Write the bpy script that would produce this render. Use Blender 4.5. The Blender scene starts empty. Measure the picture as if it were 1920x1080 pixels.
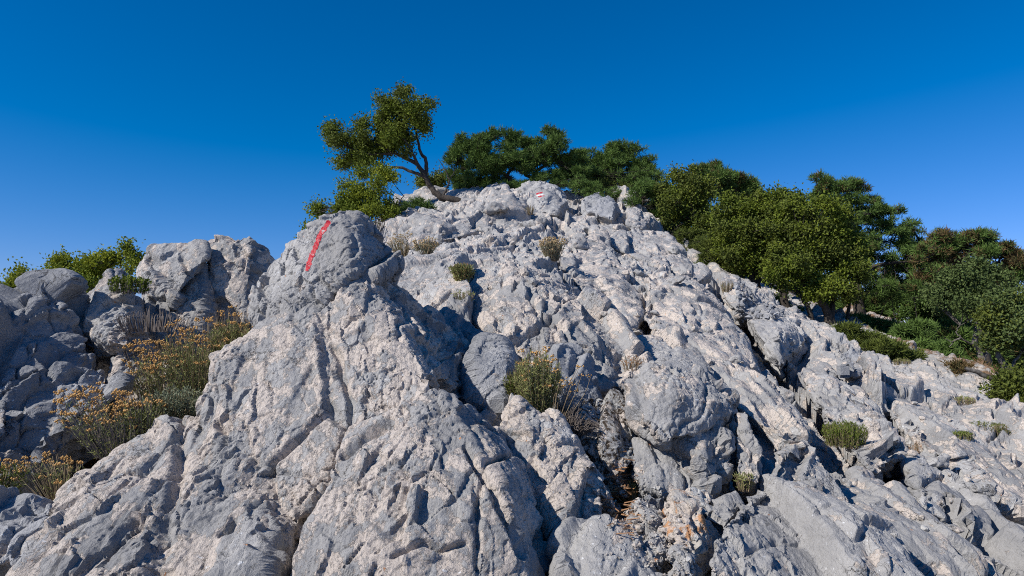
import bpy, bmesh, math, random, time
import numpy as np
from mathutils import Vector, Matrix
from mathutils.bvhtree import BVHTree
R_ = math.radians
SC = bpy.context.scene
COL = SC.collection
T0 = time.time()
random.seed(7)
F32 = np.float32

# ------------------------------------------------------------------ camera
FPX = 1297.0                     # focal length in photo pixels (1920 wide)
PITCH = R_(4.4)
cam_d = bpy.data.cameras.new('camera')
cam_d.sensor_width = 36.0
cam_d.lens = 36.0 * FPX / 1920.0
cam_d.clip_start = 0.05
cam_d.clip_end = 20000
cam = bpy.data.objects.new('camera', cam_d)
COL.objects.link(cam)
cam.rotation_euler = (math.pi / 2 + PITCH, 0, 0)
SC.camera = cam

# ------------------------------------------------------------------ sky, sun, exposure
SUN = Vector((-0.68, -0.42, 0.64)).normalized()
world = bpy.data.worlds.new('World')
SC.world = world
world.use_nodes = True
wt = world.node_tree
bg = wt.nodes['Background']
sky = wt.nodes.new('ShaderNodeTexSky')
sky.sky_type = 'NISHITA'
sky.sun_disc = False
sky.sun_elevation = math.asin(SUN.z)
sky.sun_rotation = math.atan2(SUN.x, SUN.y)
sky.altitude = 1200
sky.air_density = 1.0
sky.dust_density = 0.0
sky.ozone_density = 3.0
hs = wt.nodes.new('ShaderNodeHueSaturation')     # polarised, deep blue mountain sky
hs.inputs['Hue'].default_value = 0.492
hs.inputs['Saturation'].default_value = 1.22
hs.inputs['Value'].default_value = 1.0
wt.links.new(sky.outputs[0], hs.inputs['Color'])
pol = wt.nodes.new('ShaderNodeVectorMath'); pol.operation = 'MULTIPLY_ADD'    # the polariser's colour response
pol.inputs[1].default_value = (0.93, 0.80, 1.27); pol.inputs[2].default_value = (-0.75, 0, 0)
mxm = wt.nodes.new('ShaderNodeVectorMath'); mxm.operation = 'MAXIMUM'; mxm.inputs[1].default_value = (0, 0, 0)
wt.links.new(hs.outputs[0], pol.inputs[0]); wt.links.new(pol.outputs[0], mxm.inputs[0])
wt.links.new(mxm.outputs[0], bg.inputs['Color'])
bg.inputs['Strength'].default_value = 0.0785
sd = bpy.data.lights.new('sun', 'SUN')
sd.energy = 5.0
sd.angle = R_(0.53)
sd.color = (1.0, 0.95, 0.88)
sun = bpy.data.objects.new('sun', sd)
COL.objects.link(sun)
sun.rotation_euler = SUN.to_track_quat('Z', 'Y').to_euler()
SC.view_settings.view_transform = 'Standard'
SC.view_settings.look = 'None'
SC.view_settings.exposure = 0.27
SC.view_settings.gamma = 1.0
SC.view_settings.use_curve_mapping = False
SC.cycles.pixel_filter_type = 'BLACKMAN_HARRIS'
SC.cycles.filter_width = 1.05
SC.cycles.use_denoising = False
SC.cycles.max_bounces = 6
SC.cycles.transparent_max_bounces = 4

# ------------------------------------------------------------------ placing helpers
CP, SP = math.cos(PITCH), math.sin(PITCH)
def at(px, py, Y):
    """world point seen at photo pixel px,py at world depth Y"""
    u = (px - 960) / FPX; v = (540 - py) / FPX
    d = Y / (CP - v * SP)
    return Vector((d * u, Y, d * (SP + v * CP)))
def project(x, y, z):
    d = y * CP + z * SP
    return 960 + FPX * x / d, 540 - FPX * (z * CP - y * SP) / d
def mpp(Y): return Y / FPX       # metres per photo pixel at depth Y

# ------------------------------------------------------------------ numpy noise
def _h(ix, iy, iz, s):
    with np.errstate(over='ignore'):
        h = ix.astype(np.uint32) * np.uint32(0x8da6b343) ^ iy.astype(np.uint32) * np.uint32(0xd8163841) ^ iz.astype(np.uint32) * np.uint32(0xcb1ab31f) ^ np.uint32(s * 2654435761 & 0xffffffff)
        h ^= h >> np.uint32(15); h *= np.uint32(0x2c1b3c6d)
        h ^= h >> np.uint32(12); h *= np.uint32(0x297a2d39)
        h ^= h >> np.uint32(15)
    return h
def perlin(P, s=0):
    out = np.empty(len(P), F32)
    for a in range(0, len(P), 400000):
        p = P[a:a + 400000]
        i = np.floor(p).astype(np.int32); f = (p - i).astype(F32)
        w = f * f * f * (f * (f * 6 - 15) + 10)
        res = np.zeros(len(p), F32)
        for dx in (0, 1):
            wx = w[:, 0] if dx else 1 - w[:, 0]
            for dy in (0, 1):
                wy = w[:, 1] if dy else 1 - w[:, 1]
                for dz in (0, 1):
                    wz = w[:, 2] if dz else 1 - w[:, 2]
                    h = _h(i[:, 0] + dx, i[:, 1] + dy, i[:, 2] + dz, s)
                    gx = (h & np.uint32(1023)).astype(F32) / 511.5 - 1
                    gy = ((h >> np.uint32(10)) & np.uint32(1023)).astype(F32) / 511.5 - 1
                    gz = ((h >> np.uint32(20)) & np.uint32(1023)).astype(F32) / 511.5 - 1
                    res += wx * wy * wz * (gx * (f[:, 0] - dx) + gy * (f[:, 1] - dy) + gz * (f[:, 2] - dz))
        out[a:a + 400000] = res
    return out * 1.3
def fbm(P, octv, s=0, rough=0.5, ridged=False):
    r = np.zeros(len(P), F32); amp = 1.0; q = P.astype(F32)
    for o in range(octv):
        n = perlin(q, s + o * 7)
        r += amp * ((0.5 - np.abs(n) * 2) if ridged else n)
        amp *= rough; q = q * F32(2.03) + F32(11.7)
    return r
def voro(P, s=0):
    """F1, F2-F1, random cell id 0..1, facet plane value"""
    n = len(P); o1 = np.empty(n, F32); od = np.empty(n, F32); oi = np.empty(n, F32); of = np.empty(n, F32)
    for a in range(0, n, 300000):
        p = P[a:a + 300000].astype(F32); i = np.floor(p).astype(np.int32)
        m = len(p); f1 = np.full(m, 9, F32); f2 = np.full(m, 9, F32)
        cid = np.zeros(m, np.uint32); cd = np.zeros((m, 3), F32)
        for dx in (-1, 0, 1):
            for dy in (-1, 0, 1):
                for dz in (-1, 0, 1):
                    h = _h(i[:, 0] + dx, i[:, 1] + dy, i[:, 2] + dz, s)
                    v = np.empty((m, 3), F32)
                    v[:, 0] = i[:, 0] + dx + (h & np.uint32(1023)).astype(F32) / 1023 - p[:, 0]
                    v[:, 1] = i[:, 1] + dy + ((h >> np.uint32(10)) & np.uint32(1023)).astype(F32) / 1023 - p[:, 1]
                    v[:, 2] = i[:, 2] + dz + ((h >> np.uint32(20)) & np.uint32(1023)).astype(F32) / 1023 - p[:, 2]
                    d = np.einsum('ij,ij->i', v, v)
                    k = d < f1
                    f2 = np.where(k, f1, np.minimum(f2, d))
                    f1 = np.where(k, d, f1); cid = np.where(k, h, cid)
                    cd[k] = v[k]
        z = cid.astype(np.int32); g = _h(z, z * 3 + 1, z * 7 + 5, s + 99)
        gx = (g & np.uint32(1023)).astype(F32) / 511.5 - 1
        gy = ((g >> np.uint32(10)) & np.uint32(1023)).astype(F32) / 511.5 - 1
        gz = ((g >> np.uint32(20)) & np.uint32(1023)).astype(F32) / 511.5 - 1
        o1[a:a + m] = np.sqrt(f1); od[a:a + m] = f2 - f1        # piecewise linear: flat facets, sharp creases
        oi[a:a + m] = (cid % np.uint32(9973)).astype(F32) / 9973
        of[a:a + m] = -(cd[:, 0] * gx + cd[:, 1] * gy + cd[:, 2] * gz)
    return o1, od, oi, of
def sst(x, a, b):
    t = np.clip((x - a) / (b - a), 0, 1); return t * t * (3 - 2 * t)

# bedding frame: strike runs up the ridge, beds dip to the right
_st = Vector((0.12, 0.94, 0.29)).normalized()
_nb = Vector((0.80, -0.10, 0.58)); _nb = (_nb - _nb.dot(_st) * _st).normalized()
_tb = _st.cross(_nb)
BED = np.array([_st, _nb, _tb], F32)
def bed(P): return P.astype(F32) @ BED.T
STR = np.array([0.42, 1.5, 0.8], F32)

def frac(q, sc, seed, tent, tilt, step, crack, cthr=0.5, cw=0.03, soft=0.0):
    """one generation of fracture: tilted, stepped planar facets with sharp edges, some open cracks"""
    f1, e, i, fc = voro(q * np.array(sc, F32) + seed * 1.7, seed)
    d = tilt * fc + step * (i - .5)
    if soft: d = d * sst(e, 0.0, soft)
    return tent * (np.minimum(e, 0.55) - 0.25) + d - crack * (1 - sst(e, 0, cw)) * (i > cthr)
def rock_disp(P, big=1.0, fine=1.0, seed=0, crack=1.0, soft=0.022):
    """displacement along the normal for angular, jointed limestone"""
    q = bed(P)
    q = q + np.stack([perlin(q * 1.3, 31 + k) for k in range(3)], 1) * 0.08
    d = np.zeros(len(P), F32)
    if big > 0:
        d += frac(q, STR * 1.5, seed + 1, 0.05 * big, 0.16 * big, 0.07 * big, 0.05 * big * crack, .5, .035, soft)
    m = 0.35 + 0.65 * sst(perlin(q * 1.5, seed + 50), -0.12, 0.18)
    d += m * frac(q, (2.2, 6.0, 4.0), seed + 2, 0.010, 0.060, 0.026, 0.018 * crack, .6, .035, soft)
    co = d; d = np.zeros(len(P), F32)
    q = q + np.stack([perlin(q * 13.0, 41 + k) for k in range(3)], 1) * 0.006
    m = 0.22 + 0.78 * sst(perlin(q * 2.4, seed + 51), -0.10, 0.2)
    d += fine * m * frac(q, (7.0, 17.0, 12.0), seed + 5, 0.005, 0.027, 0.013, 0.012 * crack, .55, .06, soft * 2.5)
    # scaled-off plates with crisp edges
    n1 = fbm(q * np.array([0.6, 1.2, 0.9], F32) * 3.2, 5, seed + 7, 0.55)
    d += 0.004 * sst(n1, -0.01, 0.015) + 0.004 * sst(n1, 0.22, 0.24)
    m2 = 0.15 + 0.85 * sst(perlin(q * 3.1, seed + 60), -0.05, 0.3)
    d += fine * m2 * frac(q, (19.0, 42.0, 30.0), seed + 6, 0.004, 0.008, 0.004, 0.006, .5, .1, .05)
    d += fine * 0.003 * fbm(q * 34, 3, seed + 9, 0.65)
    return co, d

# ------------------------------------------------------------------ materials
def mat_new(name):
    m = bpy.data.materials.new(name); m.use_nodes = True
    nt = m.node_tree; nt.nodes.clear()
    out = nt.nodes.new('ShaderNodeOutputMaterial')
    b = nt.nodes.new('ShaderNodeBsdfPrincipled')
    nt.links.new(b.outputs[0], out.inputs[0])
    return m, nt, b, out
class NG:
    def __init__(s, nt): s.nt = nt
    def n(s, t, **k):
        x = s.nt.nodes.new('ShaderNode' + t)
        for a, v in k.items(): setattr(x, a, v)
        return x
    def l(s, a, b): s.nt.links.new(a, b)
    def noise(s, vec, sc, det=4, ro=0.55, dist=0.0):
        x = s.n('TexNoise'); s.l(vec, x.inputs['Vector'])
        x.inputs['Scale'].default_value = sc; x.inputs['Detail'].default_value = det
        x.inputs['Roughness'].default_value = ro; x.inputs['Distortion'].default_value = dist
        return x.outputs[0]
    def ramp(s, v, a, b, lo=0.0, hi=1.0):
        x = s.n('MapRange'); s.l(v, x.inputs[0])
        x.inputs[1].default_value = a; x.inputs[2].default_value = b
        x.inputs[3].default_value = lo; x.inputs[4].default_value = hi
        return x.outputs[0]
    def math(s, op, a, b=None):
        x = s.n('Math', operation=op)
        for k, v in ((0, a), (1, b)):
            if v is None: continue
            if isinstance(v, (int, float)): x.inputs[k].default_value = v
            else: s.l(v, x.inputs[k])
        return x.outputs[0]
    def mix(s, f, a, b):
        x = s.n('Mix', data_type='RGBA')
        for idx, v in ((0, f), (6, a), (7, b)):
            if isinstance(v, (int, float)): x.inputs[idx].default_value = v
            elif isinstance(v, tuple): x.inputs[idx].default_value = (*v, 1)
            else: s.l(v, x.inputs[idx])
        return x.outputs[2]
    def mapping(s, vec, scale=(1, 1, 1), rot=(0, 0, 0)):
        x = s.n('Mapping'); s.l(vec, x.inputs[0])
        x.inputs['Scale'].default_value = scale; x.inputs['Rotation'].default_value = rot
        return x.outputs[0]

def limestone(name, grey=(0.262, 0.257, 0.252), light=(0.41, 0.40, 0.388), tan=(0.475, 0.412, 0.358), patch=0.5,
              rust=0.0, moss=0.0, bump=1.0, soil=None):
    m, nt, b, out = mat_new(name); g = NG(nt)
    geo = g.n('NewGeometry'); pos = geo.outputs['Position']
    bv = g.mapping(pos, (1.25, 0.62, 1.0), (0.0, 0.35, 0.15))
    n1 = g.noise(bv, 2.2, 6, 0.6, 0.4)
    n2 = g.noise(bv, 9.0, 12, 0.68, 0.25)
    n3 = g.noise(bv, 38.0, 8, 0.75)
    base = g.mix(g.ramp(g.math('ADD', g.math('MULTIPLY', n1, .6), g.math('MULTIPLY', n3, .4)), 0.40, 0.60), grey, light)
    base = g.mix(g.ramp(g.noise(bv, 19.0, 10, 0.75), 0.52, 0.60, 0.0, 0.35), base, (grey[0] * .62, grey[1] * .64, grey[2] * .70))
    base = g.mix(g.ramp(g.noise(bv, 1.3, 6, 0.6, 0.6), 0.50, 0.60, 0.0, 0.55), base, (grey[0] * .70, grey[1] * .72, grey[2] * .76))
    # freshly broken, pinkish patches with crisp outlines
    pm = g.math('ADD', g.math('MULTIPLY', n2, 0.75), g.math('MULTIPLY', n1, 0.25))
    pm = g.ramp(pm, 0.545 - 0.07 * patch, 0.556 - 0.07 * patch)
    n4 = g.noise(bv, 75.0, 5, 0.7)
    pm = g.math('MULTIPLY', pm, g.ramp(n4, 0.38, 0.44, 0.35, 1.0))
    col = g.mix(g.math('MULTIPLY', pm, 0.92), base, g.mix(g.ramp(n3, .35, .65), tan, (tan[0] * 1.14, tan[1] * 1.16, tan[2] * 1.18)))
    # white crustose lichen flecks
    wf = g.math('MULTIPLY', g.ramp(g.noise(pos, 62.0, 3, 0.6), 0.66, 0.69), g.ramp(n1, 0.42, 0.55))
    col = g.mix(g.math('MULTIPLY', wf, 0.8), col, (0.66, 0.67, 0.68))
    # dark specks: shade of small pits painted into the colour, along with lichen
    dk = g.ramp(g.noise(bv, 95.0, 4, 0.75), 0.645, 0.68)
    col = g.mix(g.math('MULTIPLY', dk, 0.6), col, (0.085, 0.085, 0.095))
    # hairline cracks: occlusion shade painted in dark, along with dirt
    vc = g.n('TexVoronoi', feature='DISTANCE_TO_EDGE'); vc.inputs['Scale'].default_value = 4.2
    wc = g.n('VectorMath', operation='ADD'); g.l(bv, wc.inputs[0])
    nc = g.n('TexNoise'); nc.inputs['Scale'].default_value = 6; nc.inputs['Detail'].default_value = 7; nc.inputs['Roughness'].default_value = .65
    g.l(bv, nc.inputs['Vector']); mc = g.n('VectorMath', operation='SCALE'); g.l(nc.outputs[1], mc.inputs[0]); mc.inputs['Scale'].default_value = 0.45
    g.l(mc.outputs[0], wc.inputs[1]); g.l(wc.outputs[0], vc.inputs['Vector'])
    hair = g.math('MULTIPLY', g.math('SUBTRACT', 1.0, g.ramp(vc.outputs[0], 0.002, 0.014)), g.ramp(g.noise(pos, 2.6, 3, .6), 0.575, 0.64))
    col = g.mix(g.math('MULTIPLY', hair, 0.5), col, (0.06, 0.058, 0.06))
    # orange lichen
    of = g.math('MULTIPLY', g.ramp(g.noise(pos, 23.0, 3, 0.6), 0.735, 0.755), 0.8)
    col = g.mix(of, col, (0.50, 0.20, 0.055))
    if rust > 0:
        rm = g.ramp(g.noise(pos, 11.0, 6, 0.65, 0.8), 0.62 - 0.12 * rust, 0.68 - 0.12 * rust)
        col = g.mix(g.math('MULTIPLY', rm, 0.85), col, (0.47, 0.22, 0.08))
    if moss > 0:
        rm = g.math('MULTIPLY', g.ramp(g.noise(pos, 42.0, 7, 0.75, 0.4), 0.50, 0.54), g.ramp(g.noise(pos, 7.0, 3, 0.5), 0.6 - .2 * moss, 0.68 - .2 * moss))
        col = g.mix(rm, col, (0.055, 0.04, 0.028))
    if soil is not None:
        att = g.n('Attribute'); att.attribute_name = 'soil'; sf = att.outputs['Fac']
        sm = g.ramp(g.math('ADD', sf, g.math('MULTIPLY', g.noise(pos, 5.0, 8, 0.7), 0.8)), 0.86, 0.93)
        sc = g.mix(g.ramp(g.noise(pos, 60.0, 5, 0.7), 0.35, 0.65), (0.10, 0.055, 0.03), (0.30, 0.20, 0.125))
        col = g.mix(sm, col, sc)
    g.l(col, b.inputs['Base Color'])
    b.inputs['Roughness'].default_value = 0.88
    b.inputs['Specular IOR Level'].default_value = 0.25
    bm1 = g.n('Bump'); bm1.inputs['Distance'].default_value = 0.010; bm1.inputs['Strength'].default_value = 0.8 * bump
    g.l(g.noise(bv, 45.0, 9, 0.68, 0.3), bm1.inputs['Height'])
    vr = g.n('TexVoronoi', feature='DISTANCE_TO_EDGE'); vr.inputs['Scale'].default_value = 15.0
    wv = g.n('VectorMath', operation='ADD'); g.l(bv, wv.inputs[0])
    nn = g.n('TexNoise'); nn.inputs['Scale'].default_value = 9; nn.inputs['Detail'].default_value = 5
    g.l(bv, nn.inputs['Vector'])
    ml = g.n('VectorMath', operation='SCALE'); g.l(nn.outputs[1], ml.inputs[0]); ml.inputs['Scale'].default_value = 0.14
    g.l(ml.outputs[0], wv.inputs[1]); g.l(wv.outputs[0], vr.inputs['Vector'])
    bm2 = g.n('Bump'); bm2.inputs['Distance'].default_value = 0.014; bm2.inputs['Strength'].default_value = 0.9 * bump
    ck = g.math('MULTIPLY', g.math('SUBTRACT', 1.0, g.ramp(vr.outputs[0], 0.0, 0.03)), g.math('MULTIPLY', g.ramp(n1, 0.5, 0.65), -0.3))
    g.l(g.math('ADD', g.math('ADD', ck, g.math('MULTIPLY', pm, -0.25)), g.math('SUBTRACT', g.math('MULTIPLY', n3, 0.8), g.math('MULTIPLY', hair, 1.2))), bm2.inputs['Height'])
    g.l(bm1.outputs[0], bm2.inputs['Normal']); g.l(bm2.outputs[0], b.inputs['Normal'])
    return m
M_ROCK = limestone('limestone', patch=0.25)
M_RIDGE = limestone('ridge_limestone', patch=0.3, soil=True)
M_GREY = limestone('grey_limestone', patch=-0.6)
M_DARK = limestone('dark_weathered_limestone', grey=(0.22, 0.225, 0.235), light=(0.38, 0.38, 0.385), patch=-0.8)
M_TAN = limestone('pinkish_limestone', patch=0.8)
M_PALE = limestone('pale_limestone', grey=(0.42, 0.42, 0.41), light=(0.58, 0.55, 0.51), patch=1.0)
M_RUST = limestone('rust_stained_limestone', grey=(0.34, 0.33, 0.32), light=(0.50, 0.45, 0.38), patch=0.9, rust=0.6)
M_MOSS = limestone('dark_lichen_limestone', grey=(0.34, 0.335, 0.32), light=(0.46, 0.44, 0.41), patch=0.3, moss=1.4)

def plain(name, col, col2=None, sc=40, rough=0.8, trans=0.0, spec=0.3, island=0.0):
    m, nt, b, out = mat_new(name); g = NG(nt)
    geo = g.n('NewGeometry')
    if col2 is None: col2 = tuple(c * .6 for c in col)
    f = g.ramp(g.noise(geo.outputs['Position'], sc, 3), 0.35, 0.65)
    if island > 0:
        f = g.math('ADD', g.math('MULTIPLY', f, 1 - island), g.math('MULTIPLY', geo.outputs['Random Per Island'], island))
    c = g.mix(f, col, col2)
    g.l(c, b.inputs['Base Color']); b.inputs['Roughness'].default_value = rough
    b.inputs['Specular IOR Level'].default_value = spec
    if trans > 0:
        tr = g.n('BsdfTranslucent'); g.l(c, tr.inputs[0])
        mx = g.n('MixShader'); mx.inputs[0].default_value = trans
        g.l(b.outputs[0], mx.inputs[1]); g.l(tr.outputs[0], mx.inputs[2]); g.l(mx.outputs[0], out.inputs[0])
    return m
M_BARK = plain('bark', (0.07, 0.058, 0.048), (0.028, 0.023, 0.02), 30, 0.9)
M_BARKG = plain('grey_bark', (0.20, 0.185, 0.165), (0.06, 0.05, 0.045), 22, 0.9)
M_DEAD = plain('dead_wood', (0.26, 0.23, 0.20), (0.10, 0.085, 0.075), 60, 0.9)
M_OAK = plain('oak_leaf', (0.191, 0.228, 0.026), (0.066, 0.103, 0.014), 3.0, 0.65, 0.25, 0.14, island=.6)
M_OAKD = plain('dark_oak_leaf', (0.146, 0.171, 0.030), (0.055, 0.076, 0.018), 3.0, 0.65, 0.2, 0.14, island=.6)
M_YEL = plain('yellow_green_leaf', (0.325, 0.338, 0.031), (0.100, 0.150, 0.018), 4.0, 0.65, 0.35, 0.14, island=.6)
M_LAUR = plain('grey_green_leaf', (0.128, 0.170, 0.053), (0.048, 0.075, 0.023), 3.0, 0.65, 0.2, 0.14, island=.6)
M_PINE = plain('pine_needle', (0.132, 0.209, 0.047), (0.056, 0.097, 0.025), 2.5, 0.65, 0.12, 0.14, island=.5)
M_PINEB = plain('bronze_pine_needle', (0.188, 0.106, 0.050), (0.056, 0.069, 0.025), 5, 0.65, 0.12, 0.14, island=.6)
M_JUN = plain('juniper_needle', (0.138, 0.163, 0.031), (0.050, 0.075, 0.018), 4, 0.65, 0.1, 0.14, island=.5)
M_SAGE = plain('silver_leaf', (0.27, 0.29, 0.20), (0.12, 0.15, 0.08), 60, 0.7, 0.2, 0.2, island=.6)
M_HERB = plain('olive_herb_leaf', (0.348, 0.348, 0.131), (0.131, 0.157, 0.052), 60, 0.7, 0.2, 0.2, island=.6)
M_TUFT = plain('fresh_green_leaf', (0.20, 0.23, 0.045), (0.07, 0.11, 0.02), 60, 0.6, 0.25, 0.2, island=.6)
M_FLOW = plain('dried_yellow_flower', (0.625, 0.388, 0.150), (0.375, 0.206, 0.075), 90, 0.8, 0.1, 0.1, island=.5)
M_FLOWP = plain('straw_flower', (0.50, 0.38, 0.22), (0.34, 0.24, 0.12), 90, 0.8, 0.1, 0.1, island=.5)
M_STRAW = plain('dry_stem', (0.34, 0.27, 0.17), (0.14, 0.10, 0.065), 60, 0.8, 0.1, 0.1, island=.6)
M_TWIG = plain('grey_twig', (0.20, 0.17, 0.155), (0.07, 0.058, 0.05), 60, 0.9, island=.6)
M_LITTER = plain('needle_litter', (0.36, 0.20, 0.10), (0.16, 0.085, 0.045), 60, 0.9, island=.7)

def paint_mat(name, col):
    m, nt, b, out = mat_new(name); g = NG(nt)
    geo = g.n('NewGeometry'); p = geo.outputs['Position']
    c = g.mix(g.ramp(g.noise(p, 60, 6, 0.7), 0.42, 0.62), col, tuple(x * .72 for x in col))
    c = g.mix(g.ramp(g.noise(p, 55, 7, 0.75), 0.585, 0.61), c, (0.42, 0.38, 0.36))
    g.l(c, b.inputs['Base Color']); b.inputs['Roughness'].default_value = 0.6
    bp = g.n('Bump'); bp.inputs['Distance'].default_value = 0.006; bp.inputs['Strength'].default_value = .6
    g.l(g.noise(p, 70, 7, .65), bp.inputs['Height']); g.l(bp.outputs[0], b.inputs['Normal'])
    return m
M_RED = paint_mat('red_paint', (0.44, 0.009, 0.02))
M_WHITE = paint_mat('white_paint', (0.78, 0.76, 0.74))

# ------------------------------------------------------------------ mesh helpers
def mesh_np(name, V, Fq, mat, smooth=True):
    me = bpy.data.meshes.new(name)
    V = np.ascontiguousarray(V, F32); Fq = np.ascontiguousarray(Fq, np.int32); k = Fq.shape[1]
    me.vertices.add(len(V)); me.vertices.foreach_set('co', V.ravel())
    me.loops.add(Fq.size); me.loops.foreach_set('vertex_index', Fq.ravel())
    me.polygons.add(len(Fq)); me.polygons.foreach_set('loop_start', np.arange(0, Fq.size, k, dtype=np.int32))
    try: me.polygons.foreach_set('loop_total', np.full(len(Fq), k, np.int32))
    except Exception: pass
    me.update(calc_edges=True)
    if not smooth: me.polygons.foreach_set('use_smooth', np.zeros(len(Fq), bool))
    if smooth: me.polygons.foreach_set('use_smooth', np.ones(len(Fq), bool))
    me.materials.append(mat)
    return me
def link(name, me, parent=None, loc=None):
    o = bpy.data.objects.new(name, me); COL.objects.link(o)
    if loc is not None: o.location = loc
    if parent is not None: o.parent = parent
    return o
def tag(o, label=None, cat=None, group=None, kind=None):
    if label: o['label'] = label
    if cat: o['category'] = cat
    if group: o['group'] = group
    if kind: o['kind'] = kind
    return o
def empty(name, loc):
    o = bpy.data.objects.new(name, None); COL.objects.link(o); o.location = loc
    o.empty_display_size = 0.1
    return o

# ------------------------------------------------------------------ the ridge: one sheet reaching the horizon
CTRL = {
 -900: [(1.5, 1350), (2.5, 1180), (3.5, 1100), (6, 1150), (12, 1200), (40, 1250)],
 -300: [(1.5, 1300), (2.5, 1060), (3.5, 960), (6, 980), (12, 1050), (40, 1100)],
 0:    [(1.5, 1300), (2.0, 1130), (2.5, 960), (2.9, 900), (3.4, 840), (4.2, 800), (7, 850), (15, 950), (40, 1000)],
 200:  [(1.5, 1300), (2.0, 1120), (2.5, 930), (3.0, 830), (3.5, 770), (4.3, 720), (7, 760), (15, 850), (40, 900)],
 400:  [(1.5, 1300), (2.0, 1120), (2.6, 860), (3.2, 720), (4.0, 620), (5, 585), (7, 630), (15, 740), (40, 820)],
 600:  [(1.5, 1300), (2, 1150), (3, 800), (4, 640), (5, 590), (7, 540), (10, 500), (14, 490), (20, 520), (40, 650)],
 780:  [(1.5, 1300), (2.2, 1080), (3, 820), (4, 640), (5, 570), (6.5, 505), (9, 460), (12, 425), (15, 390), (18, 368), (24, 390), (40, 550)],
 1000: [(1.5, 1300), (2, 1160), (2.5, 1000), (3, 830), (3.8, 670), (5, 565), (7, 490), (9, 450), (12, 400), (15, 364), (18, 346), (22, 356), (40, 520)],
 1200: [(1.5, 1300), (2, 1150), (2.5, 1010), (3, 890), (3.8, 745), (5, 630), (7, 545), (9, 495), (12, 434), (15, 390), (18, 368), (22, 380), (40, 520)],
 1400: [(1.5, 1300), (2.2, 1080), (3, 900), (4, 770), (5.5, 670), (7, 610), (9, 565), (12, 535), (16, 520), (24, 500), (40, 560)],
 1600: [(1.5, 1300), (2.2, 1090), (3, 950), (4, 840), (5.5, 750), (7, 695), (9, 650), (12, 612), (16, 590), (24, 580), (40, 620)],
 1800: [(1.5, 1300), (2.2, 1120), (3, 1000), (4, 900), (5.5, 810), (7, 755), (9, 718), (12, 690), (16, 675), (24, 665), (40, 700)],
 2100: [(1.5, 1330), (2.2, 1160), (3, 1050), (4, 965), (5.5, 890), (7, 850), (9, 825), (12, 805), (16, 800), (40, 830)],
 2700: [(1.5, 1400), (2.2, 1260), (3, 1170), (4, 1100), (5.5, 1050), (9, 1010), (16, 1000), (40, 1020)],
}
A = []
for px, lst in CTRL.items():
    for Y, py in lst:
        w = at(px, py, Y); A.append((w.x / Y * 1.6, math.log(Y), w.z / Y))
A = np.array(A)
def tps_k(r2): return np.where(r2 > 1e-9, r2 * np.log(np.maximum(r2, 1e-12)) * .5, 0)
n_ = len(A)
D2 = ((A[:, None, :2] - A[None, :, :2]) ** 2).sum(-1)
K = np.zeros((n_ + 3, n_ + 3)); K[:n_, :n_] = tps_k(D2) + np.eye(n_) * 0.002
K[:n_, n_] = 1; K[:n_, n_ + 1:] = A[:, :2]; K[n_, :n_] = 1; K[n_ + 1:, :n_] = A[:, :2].T
W = np.linalg.solve(K, np.concatenate([A[:, 2], np.zeros(3)]))
UU = np.linspace(-1.6 * 1.6, 1.6 * 1.6, 160); VV = np.linspace(math.log(0.4), math.log(45), 160)
gu, gv = np.meshgrid(UU, VV, indexing='ij')
r2 = (gu.ravel()[:, None] - A[None, :, 0]) ** 2 + (gv.ravel()[:, None] - A[None, :, 1]) ** 2
TAB = (tps_k(r2) @ W[:n_] + W[n_] + gu.ravel() * W[n_ + 1] + gv.ravel() * W[n_ + 2]).reshape(160, 160)
def base_tan(u, lv):
    """height / depth of the bare ridge at x/y = u, log depth lv"""
    a = np.clip((np.asarray(u) * 1.6 - UU[0]) / (UU[1] - UU[0]), 0, 158.999); b = np.clip((lv - VV[0]) / (VV[1] - VV[0]), 0, 158.999)
    i = a.astype(int); j = b.astype(int); fa = a - i; fb = b - j
    return (TAB[i, j] * (1 - fa) * (1 - fb) + TAB[i + 1, j] * fa * (1 - fb) + TAB[i, j + 1] * (1 - fa) * fb + TAB[i + 1, j + 1] * fa * fb)

# open joints between beds (photo-pixel polylines on the bare slope; half width px, depth m)
JOINTS = [
 ([(1345, 530), (1385, 590), (1440, 665), (1500, 745), (1545, 795)], 17, 0.8),
 ([(1545, 795), (1600, 860), (1660, 925)], 5, 0.14),
 ([(1610, 700), (1690, 790), (1760, 860), (1800, 905)], 7, 0.16),
 ([(1000, 525), (1100, 600), (1180, 690)], 5, 0.10),
 ([(1100, 430), (1180, 540), (1215, 640)], 6, 0.15),
 ([(1180, 690), (1280, 660), (1360, 700)], 6, 0.12),
 ([(1380, 700), (1440, 780), (1500, 880), (1570, 980)], 6, 0.10),
 ([(1240, 420), (1330, 520), (1345, 530)], 5, 0.12),
 ([(1560, 640), (1640, 700), (1740, 760), (1830, 860), (1900, 960)], 6, 0.16),
 ([(1650, 900), (1740, 1000), (1800, 1090)], 7, 0.12),
 ([(1040, 470), (1060, 520), (1150, 580)], 5, 0.12),
]
def seg_dist(px, py, pl):
    d = np.full(px.shape, 1e9)
    for (x0, y0), (x1, y1) in zip(pl[:-1], pl[1:]):
        dx, dy = x1 - x0, y1 - y0
        t = np.clip(((px - x0) * dx + (py - y0) * dy) / (dx * dx + dy * dy), 0, 1)
        d = np.minimum(d, np.hypot(px - x0 - t * dx, py - y0 - t * dy))
    return d

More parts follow.
